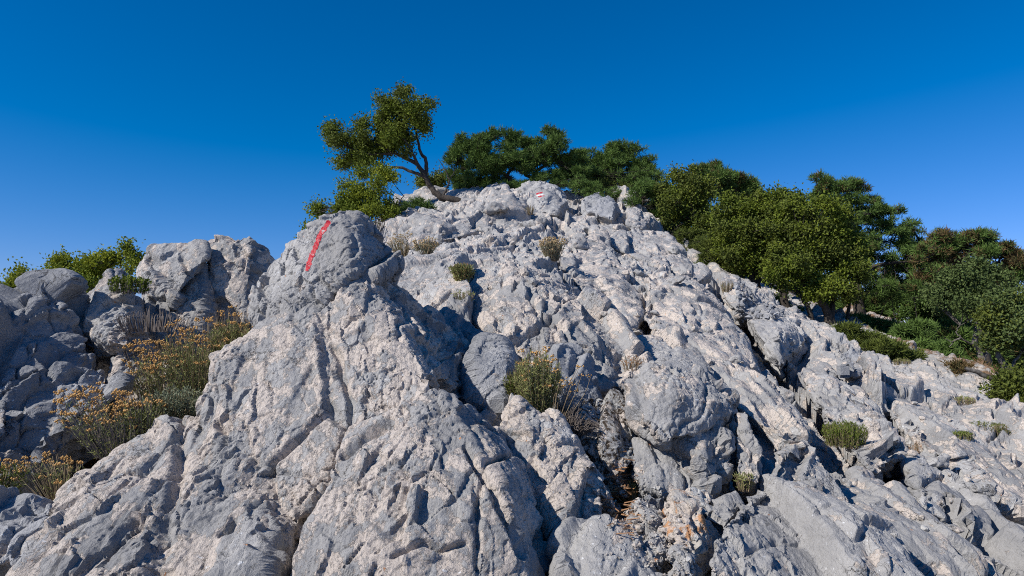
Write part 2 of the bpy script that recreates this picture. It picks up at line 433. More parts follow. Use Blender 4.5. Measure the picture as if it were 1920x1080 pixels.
def build_ridge():
    th1 = np.arctan(np.linspace(math.tan(R_(-40)), math.tan(R_(43)), 1250))
    th = np.concatenate([np.linspace(R_(-180), R_(-40), 120)[:-1], th1, np.linspace(R_(43), R_(180), 120)[1:-1]])
    rr = np.exp(np.linspace(math.log(0.5), math.log(46), 1150))
    far = np.array([55, 70, 100, 160, 300, 700, 2000, 6000.])
    r = np.concatenate([rr, far]); nt_, nr = len(th), len(r)
    TH, RR = np.meshgrid(th, r, indexing='ij')
    c = np.maximum(np.cos(TH), math.cos(R_(52)))
    tcl = np.clip(TH, -R_(52), R_(52))
    Ye = np.minimum(RR, 46) * np.cos(tcl)
    X = RR * np.sin(TH); Y = RR * np.cos(TH)
    Z = base_tan(np.tan(tcl), np.log(Ye)) * Ye
    fall = np.interp(RR, [46, 70, 160, 700, 6000], [0, 1, 1, 1, 1])
    Z = np.where(RR > 46, Z * (1 - fall) + fall * (-10 - 50 * np.clip((RR - 46) / 250, 0, 1)), Z)
    # the fine grid: joints and relief
    P = np.stack([X, Y, Z], -1)
    # normals of the base
    du = np.gradient(P, axis=0); dv = np.gradient(P, axis=1)
    N = np.cross(du, dv); N /= np.maximum(np.linalg.norm(N, axis=-1, keepdims=True), 1e-9)
    N[N[..., 2] < 0] *= -1
    Pf = P.reshape(-1, 3).astype(F32)
    act = (RR.ravel() < 46) & (np.abs(TH.ravel()) < R_(60)) & (RR.ravel() > 1.0)
    disp = np.zeros(len(Pf), F32)
    q = bed(Pf[act])
    q = q + np.stack([perlin(q * 1.2, 81 + k) for k in range(3)], 1) * 0.3
    # beds: asymmetric ledges, and blocks
    far_ = sst(Pf[act][:, 1], 3.5, 9.0)
    d = frac(q, (0.13, 0.95, 0.55), 11, 0.14, 0.36, 0.20, 0.20, .45, .035, .06)
    mm = sst(perlin(q * 0.8, 91), -0.25, 0.2)
    rgt = sst(Pf[act][:, 0] / np.maximum(Pf[act][:, 1], .5), 0.12, 0.34)      # tilted beds crop out as long parallel ledges
    wv = 0.22 * perlin(q * np.array([0.35, 0.9, 0.7], F32), 21)
    for fr_, am_ in ((1.15, 0.17), (3.1, 0.07)):
        t = q[:, 1] * fr_ + wv * fr_ ** .5; t = t - np.floor(t)
        d += rgt * am_ * (t * sst(1 - t, 0.0, 0.07) - 0.5) * (0.6 + 0.4 * mm)
    d += (0.35 + 0.65 * mm) * frac(q, (0.40, 2.3, 1.5), 12, 0.04, 0.15, 0.08, 0.09, .5, .04, .08)
    d += far_ * frac(q, (1.0, 5.0, 3.4), 13, 0.015, 0.055, 0.03, 0.03, .6, .04, .10) * (.25 + .75 * mm)
    n1 = fbm(q * np.array([0.2, 1.0, 0.7], F32) * 1.2, 5, 95, 0.5)
    d += 0.05 * sst(n1, -0.01, 0.01) + 0.04 * sst(n1, 0.25, 0.27) - 0.04 * (1 - sst(n1, -0.30, -0.28))
    d -= 0.10 + 0.10 * sst(Pf[act][:, 1], 9, 13)
    big = sst(Pf[act][:, 1], 2.6, 4.5)
    d = d * (0.35 + 0.65 * big)
    co, fi = rock_disp(Pf[act], 0.0, 1.0, 3, 1.0, .07)
    d += co * (0.8 + 0.3 * far_)
    fine_d = np.zeros(len(Pf), F32); fine_d[act] = fi * (0.8 + 0.3 * far_)
    disp[act] = d
    disp = disp.reshape(Z.shape)
    for _ in range(2):
        disp[1:-1, 1:-1] = .4 * disp[1:-1, 1:-1] + .15 * (disp[2:, 1:-1] + disp[:-2, 1:-1] + disp[1:-1, 2:] + disp[1:-1, :-2])
    disp = disp + fine_d.reshape(Z.shape)
    fade = np.interp(RR, [0, 30, 46], [1, 1, 0])
    P = P + N * (disp * fade)[..., None]
    px, py = project(P[..., 0], np.maximum(P[..., 1], .1), P[..., 2])
    inv = (P[..., 1] > 0.8) & (RR < 30)
    cut = np.zeros_like(Z)
    sm = (P.reshape(-1, 3) * 2.5).astype(F32)
    wx = perlin(sm, 77).reshape(px.shape) * 12; wy = perlin(sm, 78).reshape(px.shape) * 12
    for pl, hw, dep in JOINTS:
        d = seg_dist(px + wx, py + wy, pl)
        cut = np.maximum(cut, dep * (1 - sst(d, hw * 0.5, hw * 1.0)) * inv)
    P[..., 2] -= cut
    V = P.reshape(-1, 3)
    i0 = np.arange(nt_ * nr).reshape(nt_, nr)
    nx = np.roll(i0, -1, 0)
    Fq = np.stack([i0[:, :-1], nx[:, :-1], nx[:, 1:], i0[:, 1:]], -1)[:-1].reshape(-1, 4)
    # close the seam behind the camera and the small hole under it
    seam = np.stack([i0[-1, :-1], i0[0, :-1], i0[0, 1:], i0[-1, 1:]], -1)
    Fq = np.concatenate([Fq, seam])
    me = mesh_np('rocky_ridge', V, Fq[:, ::-1], M_RIDGE, False)
    # soil attribute: litter in the gully and under the trees
    soil = np.zeros(len(V), F32)
    u = (P[..., 0] / np.maximum(P[..., 1], .3)).ravel(); yy = P[..., 1].ravel()
    px2, py2 = project(P[..., 0], np.maximum(P[..., 1], .2), P[..., 2])
    gul = seg_dist(px2, py2, [(1080, 800), (1180, 930), (1200, 1000), (1260, 1090)])
    soil = np.maximum(soil, (1 - sst(gul, 10, 60)).ravel() * (yy < 3.5) * 0.62)
    edge = np.interp(px2, [1000, 1200, 1270, 1350, 1560, 1700, 1900, 2200], [330, 350, 425, 505, 605, 665, 745, 860])
    soil = np.maximum(soil, (sst(edge - py2, -6, 22) * (P[..., 1] > 5) * 0.50).ravel())
    lg = seg_dist(px2, py2, [(430, 700), (250, 800), (60, 920)])
    soil = np.maximum(soil, (1 - sst(lg, 20, 80)).ravel() * (yy < 4) * 0.55)
    a = me.attributes.new('soil', 'FLOAT', 'POINT'); a.data.foreach_set('value', soil.astype(F32))
    o = link('rocky_ridge', me); tag(o, 'bare grey limestone ridge climbing to the tree line', kind='structure')
    return o
ridge = build_ridge()
print('ridge', time.time() - T0)
# ------------------------------------------------------------------ boulders and slabs
def hull_bm(bm, pts, thick, drop):
    vs = []
    for px, py, Y in pts:
        p = at(px, py, Y); vs.append(p)
    cen = sum(vs, Vector()) / len(vs)
    allp = list(vs)
    for p in vs:
        ray = p.normalized()
        q = p + ray * thick
        q = q + (cen + ray * thick - q) * 0.12
        q.z -= drop
        allp.append(q)
        if p.z < cen.z:
            allp.append(Vector((q.x, q.y, q.z - drop)))
    b2 = bmesh.new()
    for p in allp: b2.verts.new(p)
    r = bmesh.ops.convex_hull(b2, input=b2.verts)
    junk = [e for e in r['geom_interior'] if isinstance(e, bmesh.types.BMVert)]
    bmesh.ops.delete(b2, geom=list(set(junk)), context='VERTS')
    bmesh.ops.recalc_face_normals(b2, faces=b2.faces)
    tmp = bpy.data.meshes.new('t'); b2.to_mesh(tmp); b2.free()
    bm.from_mesh(tmp); bpy.data.meshes.remove(tmp)
def remeshed(bm, voxel, smooth):
    me = bpy.data.meshes.new('h'); bm.to_mesh(me); bm.free()
    o = bpy.data.objects.new('h', me); COL.objects.link(o)
    m = o.modifiers.new('r', 'REMESH'); m.mode = 'VOXEL'; m.voxel_size = voxel; m.use_smooth_shade = True
    s = o.modifiers.new('s', 'SMOOTH'); s.factor = 0.5; s.iterations = smooth
    dg = bpy.context.evaluated_depsgraph_get(); dg.update()
    e = o.evaluated_get(dg); em = bpy.data.meshes.new_from_object(e)
    bpy.data.objects.remove(o); bpy.data.meshes.remove(me)
    return em
def np_co(me):
    V = np.empty(len(me.vertices) * 3, F32); me.vertices.foreach_get('co', V)
    N = np.empty(len(me.vertices) * 3, F32); me.vertices.foreach_get('normal', N)
    return V.reshape(-1, 3), N.reshape(-1, 3)
def grooves(V, lines):
    """depth of cracks drawn as photo-pixel polylines on a near rock"""
    d = np.zeros(len(V), F32)
    px, py = project(V[:, 0], V[:, 1], V[:, 2])
    Pw = V * 9
    wx = perlin(Pw, 171) * 14; wy = perlin(Pw, 172) * 14
    for pl, hw, dep in lines:
        s = seg_dist(px + wx, py + wy, pl)
        d = np.maximum(d, dep * (1 - sst(s, hw * 0.3, hw)))
    return d
def rock(name, label, hulls, thick=0.35, drop=0.08, vox=0.008, mat=None, big=0.68, fine=1.3, seed=0, smooth=3, cuts=(), cat=None, group=None):
    bm = bmesh.new()
    if not isinstance(hulls[0], list): hulls = [hulls]
    for h in hulls: hull_bm(bm, h, thick, drop)
    me = remeshed(bm, vox, smooth)
    V, N = np_co(me)
    d, fi = rock_disp(V, big, fine, seed)
    if cuts: d -= grooves(V, cuts)
    E = np.empty(len(me.edges) * 2, np.int32); me.edges.foreach_get('vertices', E); E = E.reshape(-1, 2)
    cnt = np.maximum(np.bincount(E.ravel(), minlength=len(V)), 1)
    for _ in range(3):
        av = (np.bincount(E[:, 0], d[E[:, 1]], len(V)) + np.bincount(E[:, 1], d[E[:, 0]], len(V))) / cnt
        d = (.45 * d + .55 * av).astype(F32)
    av = (np.bincount(E[:, 0], fi[E[:, 1]], len(V)) + np.bincount(E[:, 1], fi[E[:, 0]], len(V))) / cnt
    d = d + (.7 * fi + .3 * av).astype(F32)
    org = Vector(V.mean(0)); org.z = float(V[:, 2].min())
    V2 = V + N * d[:, None] - np.array(org, F32)
    me.vertices.foreach_set('co', V2.ravel()); me.update()
    me.polygons.foreach_set('use_smooth', np.zeros(len(me.polygons), bool))
    me.materials.clear(); me.materials.append(mat or M_ROCK); me.name = name
    o = link(name, me, loc=org)
    tag(o, label, cat or ('rock slab' if 'slab' in label else 'boulder'), group)
    return o

slab_main = rock('boulder', 'huge pinkish grey limestone slab filling the lower centre, with a shaded right flank', [
    [(560, 585, 2.9), (690, 508, 3.02), (738, 520, 3.35), (480, 625, 2.8), (398, 700, 2.62), (392, 760, 2.5), (430, 940, 2.2), (550, 985, 2.1),
     (640, 540, 2.85), (745, 620, 2.66), (805, 700, 2.48), (888, 640, 3.5), (900, 720, 3.3), (700, 760, 2.36), (640, 820, 2.27), (500, 760, 2.42)],
    [(640, 835, 2.2), (735, 745, 2.4), (805, 705, 2.46), (905, 770, 3.0), (600, 960, 1.9), (540, 1065, 1.75), (530, 1200, 1.6), (1065, 1090, 2.35),
     (946, 800, 2.95), (1005, 940, 2.6), (862, 825, 2.16), (945, 935, 1.93), (1010, 1200, 1.75), (720, 960, 1.85), (760, 1080, 1.72)]],
    thick=0.45, drop=0.2, vox=0.0055, mat=M_TAN, big=0.34, seed=3, smooth=5,
    cuts=[([(648, 856), (690, 825), (738, 798)], 11, 0.05), ([(745, 630), (760, 600)], 9, .02), ([(620, 640), (640, 700), (660, 740), (650, 800)], 8, 0.03),
          ([(735, 1052), (790, 1030), (830, 1040), (868, 1030)], 5, 0.03),
          ([(870, 850), (930, 930), (970, 1040)], 8, .035), ([(425, 800), (435, 850), (440, 940)], 7, .03), ([(490, 880), (580, 900)], 7, .02),
          ([(740, 540), (800, 640), (860, 760)], 8, .03)])
red_rock = rock('boulder', 'pointed grey boulder with a red paint stripe on its left face', [
    (635, 396, 3.22), (602, 412, 3.17), (562, 450, 3.16), (515, 497, 3.2), (480, 550, 3.1), (478, 600, 2.95), (520, 612, 2.86), (600, 575, 2.84),
    (690, 515, 3.0), (742, 500, 3.3), (738, 468, 3.4), (702, 430, 3.4), (672, 402, 3.3), (650, 450, 3.0), (655, 510, 2.9), (570, 540, 2.92)],
    thick=0.35, drop=0.05, vox=0.0055, mat=M_GREY, big=0.4, seed=4, smooth=4, cuts=[([(560, 600), (650, 555), (690, 520)], 8, .03)])
rock('boulder', 'jointed grey block left of the tall rounded block on the left skyline', [
    (268, 490, 3.9), (290, 462, 4.0), (350, 452, 4.0), (386, 456, 4.0), (388, 482, 3.9), (366, 506, 3.8), (345, 535, 3.74), (322, 566, 3.74), (300, 572, 3.75), (275, 552, 3.8), (290, 640, 3.75)],
    mat=M_ROCK, seed=5, vox=.007, big=0.2, cuts=[([(335, 480), (345, 500), (362, 515)], 6, .03)])
rock('boulder', 'narrow wedge of pale rock below the joint between two skyline blocks', [
    (384, 492, 3.97), (391, 590, 3.86), (372, 650, 3.7), (305, 640, 3.7), (312, 590, 3.83), (345, 545, 3.9), (370, 510, 3.95), (350, 580, 3.8)], mat=M_TAN, seed=6, big=0.41)
rock('boulder', 'tall rounded pinkish block highest on the left skyline', [
    (386, 456, 4.1), (405, 441, 4.12), (470, 442, 4.12), (500, 465, 4.2), (516, 492, 4.32), (492, 530, 4.22), (480, 610, 4.0), (400, 620, 3.9), (392, 505, 3.97), (470, 475, 3.96), (460, 600, 3.88)],
    mat=M_TAN, seed=7, big=0.12, cuts=[([(452, 445), (450, 480), (470, 520)], 5, .02), ([(480, 470), (470, 540), (478, 600)], 6, .03)])
rock('boulder', 'smooth leaning grey boulder with a dark hollow under it, behind the yellow flowers', [
    [(200, 498, 3.4), (232, 496, 3.45), (255, 520, 3.5), (268, 600, 3.35), (280, 660, 3.15), (240, 650, 3.0), (205, 640, 2.98), (150, 600, 3.1), (134, 622, 3.15), (180, 520, 3.3)],
    [(235, 640, 3.1), (285, 640, 3.2), (310, 720, 3.05), (300, 800, 2.9), (220, 800, 2.85), (215, 700, 3.0)]],
    mat=M_ROCK, seed=8, big=0.47, thick=.4)
rock('boulder', 'dark shaded pitted boulder on the left edge', [
    [(80, 536, 3.05), (50, 560, 2.98), (0, 590, 2.85), (-60, 640, 2.7), (-90, 900, 2.25), (0, 900, 2.35), (70, 890, 2.45), (160, 780, 2.78), (190, 700, 2.95),
    (135, 640, 3.02), (128, 570, 3.12), (112, 546, 3.12), (90, 640, 2.88), (60, 760, 2.6)],
    [(100, 680, 2.8), (190, 690, 2.9), (215, 720, 2.85), (200, 800, 2.75), (90, 860, 2.5)]],
    mat=M_DARK, seed=9, big=0.94, fine=1.6, thick=.3, smooth=5)
rock('boulder', 'broad gently sloping pale slab at the lower left below the flowers', [
    (400, 772, 2.55), (330, 792, 2.52), (270, 832, 2.45), (150, 912, 2.27), (100, 962, 2.12), (40, 1060, 1.85), (30, 1200, 1.68), (455, 800, 2.5), (445, 960, 2.18),
    (540, 980, 2.12), (500, 1075, 1.82), (300, 1040, 1.86), (530, 1200, 1.62), (300, 1200, 1.62)],
    mat=M_TAN, seed=10, big=0.34, thick=.3, drop=.15, vox=.006, smooth=3, cuts=[([(190, 1065), (230, 1010), (260, 985)], 5, .03), ([(280, 970), (312, 955)], 5, .02), ([(440, 985), (430, 1000), (412, 1000)], 7, .04), ([(380, 900), (415, 892)], 6, .02)])
rock('boulder', 'broken grey block in the dark notch beside the sloping lower left slab', [
    (455, 985, 2.0), (500, 975, 2.02), (520, 1000, 2.0), (490, 1040, 1.85), (330, 1030, 1.9), (470, 1180, 1.68), (340, 1180, 1.66), (380, 1005, 1.96)], mat=M_GREY, seed=11, big=0.41, thick=.2, vox=.007)
rock('boulder', 'rounded grey boulder in the bottom left corner', [
    (0, 930, 2.1), (50, 924, 2.12), (98, 944, 2.06), (88, 1010, 1.95), (60, 1050, 1.88), (0, 1050, 1.86), (-70, 960, 2.0), (-70, 1080, 1.85), (20, 980, 1.95)], mat=M_DARK, seed=12, big=0.41, thick=.2, vox=.007)
rock('boulder', 'narrow tapering slab rising right of the huge central slab', [
    [(958, 732, 2.78), (985, 768, 2.66), (935, 795, 2.72), (938, 860, 2.58), (1020, 800, 2.62), (1100, 882, 2.5), (1045, 960, 2.22), (1010, 930, 2.36)],
    [(1108, 880, 2.46), (1168, 960, 2.36), (1166, 1000, 2.3), (1065, 1015, 2.12), (1035, 920, 2.3), (1100, 1035, 2.08)]],
    mat=M_TAN, seed=13, big=0.41, thick=.3, vox=.0065)
rock('boulder', 'pale tapering rock wedge beside the dry grey twigs', [
    (1012, 788, 2.66), (1035, 785, 2.72), (1082, 840, 2.62), (1132, 900, 2.5), (1152, 945, 2.44), (1092, 900, 2.42), (1028, 822, 2.56)], mat=M_PALE, seed=14, big=0.20, thick=.2, vox=.006)
rock('boulder', 'grey slab at the bottom edge right of the huge central slab', [
    (1062, 1012, 2.1), (1120, 988, 2.08), (1180, 1010, 2.1), (1235, 1095, 1.95), (1250, 1200, 1.75), (1100, 1200, 1.65), (1062, 1060, 1.92)], mat=M_GREY, seed=15, big=0.41, thick=.25, vox=.0065)
rock('boulder', 'upright pale boulder blotched with dark lichen right of the twigs', [
    (1100, 736, 3.05), (1140, 740, 3.06), (1174, 770, 3.0), (1187, 805, 2.95), (1182, 880, 2.8), (1184, 918, 2.74), (1130, 905, 2.7), (1095, 845, 2.78), (1078, 785, 2.94), (1150, 820, 2.8)], mat=M_MOSS, seed=16, big=0.34, thick=.3, vox=.0065)
rock('boulder', 'big rounded grey block with an overhanging lower edge, right of the lichen boulder', [
    (1190, 750, 2.96), (1213, 702, 3.06), (1250, 690, 3.12), (1330, 704, 3.14), (1372, 740, 3.08), (1376, 768, 2.96), (1340, 800, 2.82), (1290, 812, 2.72), (1255, 826, 2.66), (1190, 788, 2.74), (1260, 740, 2.76), (1340, 750, 2.86)],
    mat=M_ROCK, fine=1.7, seed=17, big=0.47, thick=.35, drop=.02, vox=.0065, cuts=[([(1280, 800), (1320, 770), (1330, 720)], 5, .02)])
rock('boulder', 'speckled angular block below the overhanging rounded block', [
    (1188, 822, 2.86), (1250, 836, 2.82), (1300, 846, 2.8), (1338, 895, 2.74), (1332, 928, 2.66), (1240, 926, 2.62), (1195, 905, 2.68), (1230, 870, 2.72)], mat=M_GREY, seed=18, big=0.54, thick=.3, vox=.0065,
    cuts=[([(1235, 845), (1290, 880), (1290, 910)], 5, .03)])
rock('boulder', 'angular block wedged under the right side of the rounded block', [
    (1272, 818, 2.84), (1340, 790, 2.9), (1372, 842, 2.84), (1366, 882, 2.76), (1330, 925, 2.68), (1304, 862, 2.7), (1345, 850, 2.76)], mat=M_ROCK, seed=19, big=0.34, thick=.3, vox=.0065)
rock('boulder', 'narrow upright pinkish block between two dark clefts', [
    (1388, 762, 3.02), (1402, 772, 2.94), (1430, 850, 2.8), (1420, 902, 2.7), (1386, 906, 2.7), (1374, 850, 2.82), (1374, 790, 2.96)], mat=M_TAN, seed=20, big=0.27, thick=.35, vox=.0065)
rock('boulder', 'grey boulder right of the narrow upright block', [
    (1440, 830, 2.95), (1480, 800, 3.1), (1540, 850, 3.0), (1600, 940, 2.7), (1560, 1000, 2.45), (1500, 950, 2.5), (1440, 905, 2.64), (1470, 860, 2.76)], mat=M_ROCK, seed=21, big=0.68, thick=.3, vox=.0068)
rock('boulder', 'large lit grey slab at the bottom right of the rubble gully', [
    (1400, 905, 2.7), (1440, 900, 2.72), (1490, 930, 2.55), (1600, 968, 2.55), (1670, 1010, 2.4), (1720, 1090, 2.2), (1332, 1050, 1.96), (1352, 985, 2.2),
    (1330, 1200, 1.7), (1740, 1200, 1.9), (1480, 1010, 2.2)], mat=M_GREY, seed=22, big=0.54, thick=.35, vox=.006, smooth=4,
    cuts=[([(1400, 1030), (1460, 990), (1550, 980)], 5, .015)])
rock('boulder', 'cream boulder with orange rust stains in the rubble gully', [
    (1270, 930, 2.35), (1296, 945, 2.22), (1346, 1000, 2.2), (1340, 1032, 2.1), (1300, 1046, 2.02), (1254, 1005, 2.1), (1262, 952, 2.3), (1292, 985, 2.1)], mat=M_RUST, seed=23, big=0.27, thick=.15, drop=.03, vox=.005)
rock('boulder', 'squat grey boulder left of the rust stained boulder in the gully', [
    (1206, 985, 2.2), (1250, 982, 2.22), (1272, 1020, 2.12), (1266, 1050, 2.0), (1222, 1062, 1.96), (1190, 1022, 2.06), (1230, 1010, 2.03)], mat=M_GREY, seed=24, big=0.34, thick=.15, drop=.03, vox=.005)
rock('boulder', 'small triangular grey stone in front of the rust stained boulder', [
    (1270, 1035, 2.0), (1288, 1038, 2.0), (1304, 1066, 1.95), (1280, 1078, 1.9), (1266, 1062, 1.93)], mat=M_GREY, seed=25, big=0.14, thick=.08, drop=.02, vox=.004)
rock('boulder', 'tilted grey stone at the upper right edge of the rubble gully', [
    (1318, 950, 2.45), (1378, 925, 2.55), (1396, 942, 2.5), (1362, 986, 2.3), (1322, 962, 2.35)], mat=M_GREY, seed=26, big=0.20, thick=.12, drop=.03, vox=.005)
rock('boulder', 'dark faced grey stone at the top left of the rubble gully', [
    (1192, 932, 2.5), (1215, 917, 2.56), (1258, 934, 2.5), (1256, 952, 2.4), (1205, 950, 2.38)], mat=M_DARK, seed=27, big=0.20, thick=.12, drop=.03, vox=.005)
rock('boulder', 'flat cream stone between the gully boulders and the speckled block', [
    (1295, 928, 2.55), (1320, 922, 2.6), (1345, 930, 2.55), (1320, 950, 2.45), (1300, 946, 2.45)], mat=M_PALE, seed=28, big=0.14, thick=.08, drop=.02, vox=.005)
rock('boulder', 'lichen spotted grey stone at the left side of the rubble gully', [
    (1180, 955, 2.42), (1215, 950, 2.45), (1240, 975, 2.3), (1215, 985, 2.24), (1184, 985, 2.25)], mat=M_GREY, seed=29, big=0.20, thick=.1, drop=.03, vox=.005)
rock('boulder', 'long lit pinkish slab rising to a ridge behind the central bush', [
    (955, 496, 4.7), (1000, 508, 4.7), (1060, 545, 4.75), (905, 560, 4.35), (885, 592, 4.1), (925, 612, 3.85), (960, 660, 3.55), (1080, 745, 3.35), (1160, 690, 3.65),
    (1200, 715, 3.7), (1150, 610, 4.3), (1040, 600, 3.9)], mat=M_TAN, seed=30, big=0.68, thick=.5, vox=.009,
    cuts=[([(990, 550), (1010, 600), (1060, 615)], 8, .04)])
rock('boulder', 'rounded dark grey boulder just behind the central bush', [
    (1012, 665, 3.32), (1070, 650, 3.42), (1108, 700, 3.35), (1115, 765, 3.15), (1060, 760, 3.06), (1008, 705, 3.15), (1070, 700, 3.14)], mat=M_DARK, seed=31, big=0.41, thick=.3, vox=.0065)
rock('boulder', 'blunt grey stone between the central slab and the bush', [
    (905, 640, 3.35), (935, 655, 3.3), (945, 720, 3.1), (930, 760, 2.95), (895, 740, 2.98), (888, 680, 3.15)], mat=M_DARK, seed=32, big=0.41, thick=.3, vox=.0065)
rock('boulder', 'lit grey block perched left of the long black joint on the right slope', [
    (1352, 520, 8.9), (1382, 514, 9.1), (1417, 560, 8.6), (1407, 586, 8.1), (1384, 592, 7.8), (1356, 552, 8.2), (1385, 550, 8.1)], mat=M_ROCK, seed=33, big=0.68, thick=.5, vox=.014, smooth=3)
rock('boulder', 'large wedge shaped boulder lying right of the black joint with a shaded end', [
    (1402, 592, 7.4), (1425, 568, 7.9), (1500, 598, 7.4), (1521, 625, 7.1), (1502, 655, 6.5), (1462, 686, 5.9), (1418, 622, 6.5), (1462, 622, 6.3)], mat=M_GREY, seed=34, big=0.35, thick=.6, vox=.012, smooth=3)
rock('boulder', 'dark rounded boulder beyond the wedge shaped boulder on the right slope', [
    (1570, 660, 6.2), (1600, 648, 6.4), (1625, 675, 6.2), (1610, 700, 5.8), (1580, 695, 5.7)], mat=M_DARK, seed=35, big=0.68, thick=.5, vox=.014)
rock('boulder', 'tilted slab right of the long joint, above the green tuft', [
    (1496, 700, 5.8), (1530, 665, 6.6), (1600, 720, 5.9), (1700, 850, 4.2), (1640, 880, 3.8), (1600, 845, 4.0), (1578, 800, 4.4), (1515, 722, 5.4), (1570, 740, 5.1)], mat=M_ROCK, cuts=[([(1440, 665), (1500, 745), (1548, 800), (1600, 862)], 10, .3), ([(1560, 690), (1620, 760), (1680, 850)], 4, .05)], seed=36, big=0.25, thick=.5, vox=.011)
rock('boulder', 'small angular block standing on the right slope below the tilted slab', [
    (1720, 910, 3.6), (1765, 905, 3.7), (1775, 945, 3.5), (1765, 975, 3.35), (1730, 950, 3.3)], mat=M_GREY, seed=37, big=0.41, thick=.25, vox=.008)
rock('boulder', 'pointed pyramid boulder on the ridge below the wind bent trees', [
    (945, 351, 13.2), (972, 380, 12.9), (988, 412, 12.5), (982, 442, 11.5), (892, 436, 11.5), (890, 410, 12.1), (918, 372, 12.9), (945, 410, 11.9)], mat=M_ROCK, seed=38, big=1.2, thick=1.6, drop=.3, vox=.03, smooth=2)
rock('boulder', 'rounded summit boulder with a red and white trail mark', [
    (978, 346, 15.4), (1005, 339, 15.5), (1045, 349, 15.3), (1064, 376, 14.7), (1042, 402, 13.6), (990, 402, 13.6), (974, 376, 14.3), (1010, 372, 14.2)], mat=M_GREY, seed=39, big=1.0, thick=1.6, drop=.3, vox=.03, smooth=2)
rock('boulder', 'flat topped grey boulder left of the pyramid boulder under the leaning tree', [
    (752, 432, 10.2), (782, 406, 10.6), (840, 397, 10.9), (884, 399, 10.9), (897, 432, 10.2), (850, 447, 9.5), (790, 456, 9.2), (760, 450, 9.6), (830, 420, 9.9)], mat=M_ROCK, seed=40, big=1.2, thick=1.3, drop=.3, vox=.024, smooth=2)
rock('boulder', 'dark topped double boulder on the summit right of the trail mark', [
    [(1090, 372, 15), (1120, 352, 15.6), (1150, 372, 15.2), (1140, 400, 14), (1100, 398, 14)], [(1130, 385, 14.2), (1155, 378, 14.2), (1150, 410, 13.4), (1115, 402, 13.6)]], mat=M_DARK, seed=41, big=1.0, thick=1.2, drop=.3, vox=.03, smooth=2)
rock('boulder', 'rounded lit boulder on the summit shoulder beside the low pines', [
    (1178, 392, 14.2), (1205, 386, 14.3), (1222, 412, 13.6), (1205, 430, 12.8), (1180, 420, 12.9), (1200, 405, 13.2)], mat=M_ROCK, seed=42, big=1.0, thick=1.2, drop=.3, vox=.028, smooth=2)
rock('boulder', 'pale rocky knoll behind the leaning tree trunk', [
    (730, 395, 18), (770, 365, 19), (800, 350, 19.5), (850, 355, 19.5), (880, 385, 18.5), (860, 410, 17), (740, 412, 16.8), (800, 385, 17.4)], mat=M_ROCK, seed=43, big=1.6, thick=2.0, drop=.5, vox=.04, smooth=2)
rock('boulder', 'angular grey block left of the small dry shrub on the upper ridge', [
    (775, 480, 6.6), (800, 472, 6.8), (812, 495, 6.5), (800, 515, 6.1), (770, 510, 6.0)], mat=M_GREY, seed=44, big=0.68, thick=.5, vox=.014)
rock('boulder', 'split grey block in front of the straw flowers near the top of the ridge', [
    [(1018, 482, 8.2), (1040, 478, 8.3), (1048, 505, 7.8), (1022, 508, 7.7)], [(1054, 484, 8.1), (1078, 482, 8.2), (1080, 508, 7.7), (1056, 508, 7.7)]], mat=M_GREY, seed=45, big=0.54, thick=.5, vox=.016)
rock('boulder', 'block with a sharp shaded edge in the middle of the ridge', [
    (1108, 478, 9.0), (1145, 462, 9.4), (1162, 480, 9.2), (1150, 500, 8.6), (1115, 500, 8.4)], mat=M_GREY, seed=46, big=0.68, thick=.7, vox=.018)
rock('boulder', 'loose bright block on the smooth bed below the tree line', [
    (1222, 512, 8.2), (1240, 506, 8.3), (1252, 514, 8.1), (1246, 524, 7.9), (1226, 522, 7.9)], mat=M_PALE, seed=47, big=0.27, thick=.25, drop=.05, vox=.012)
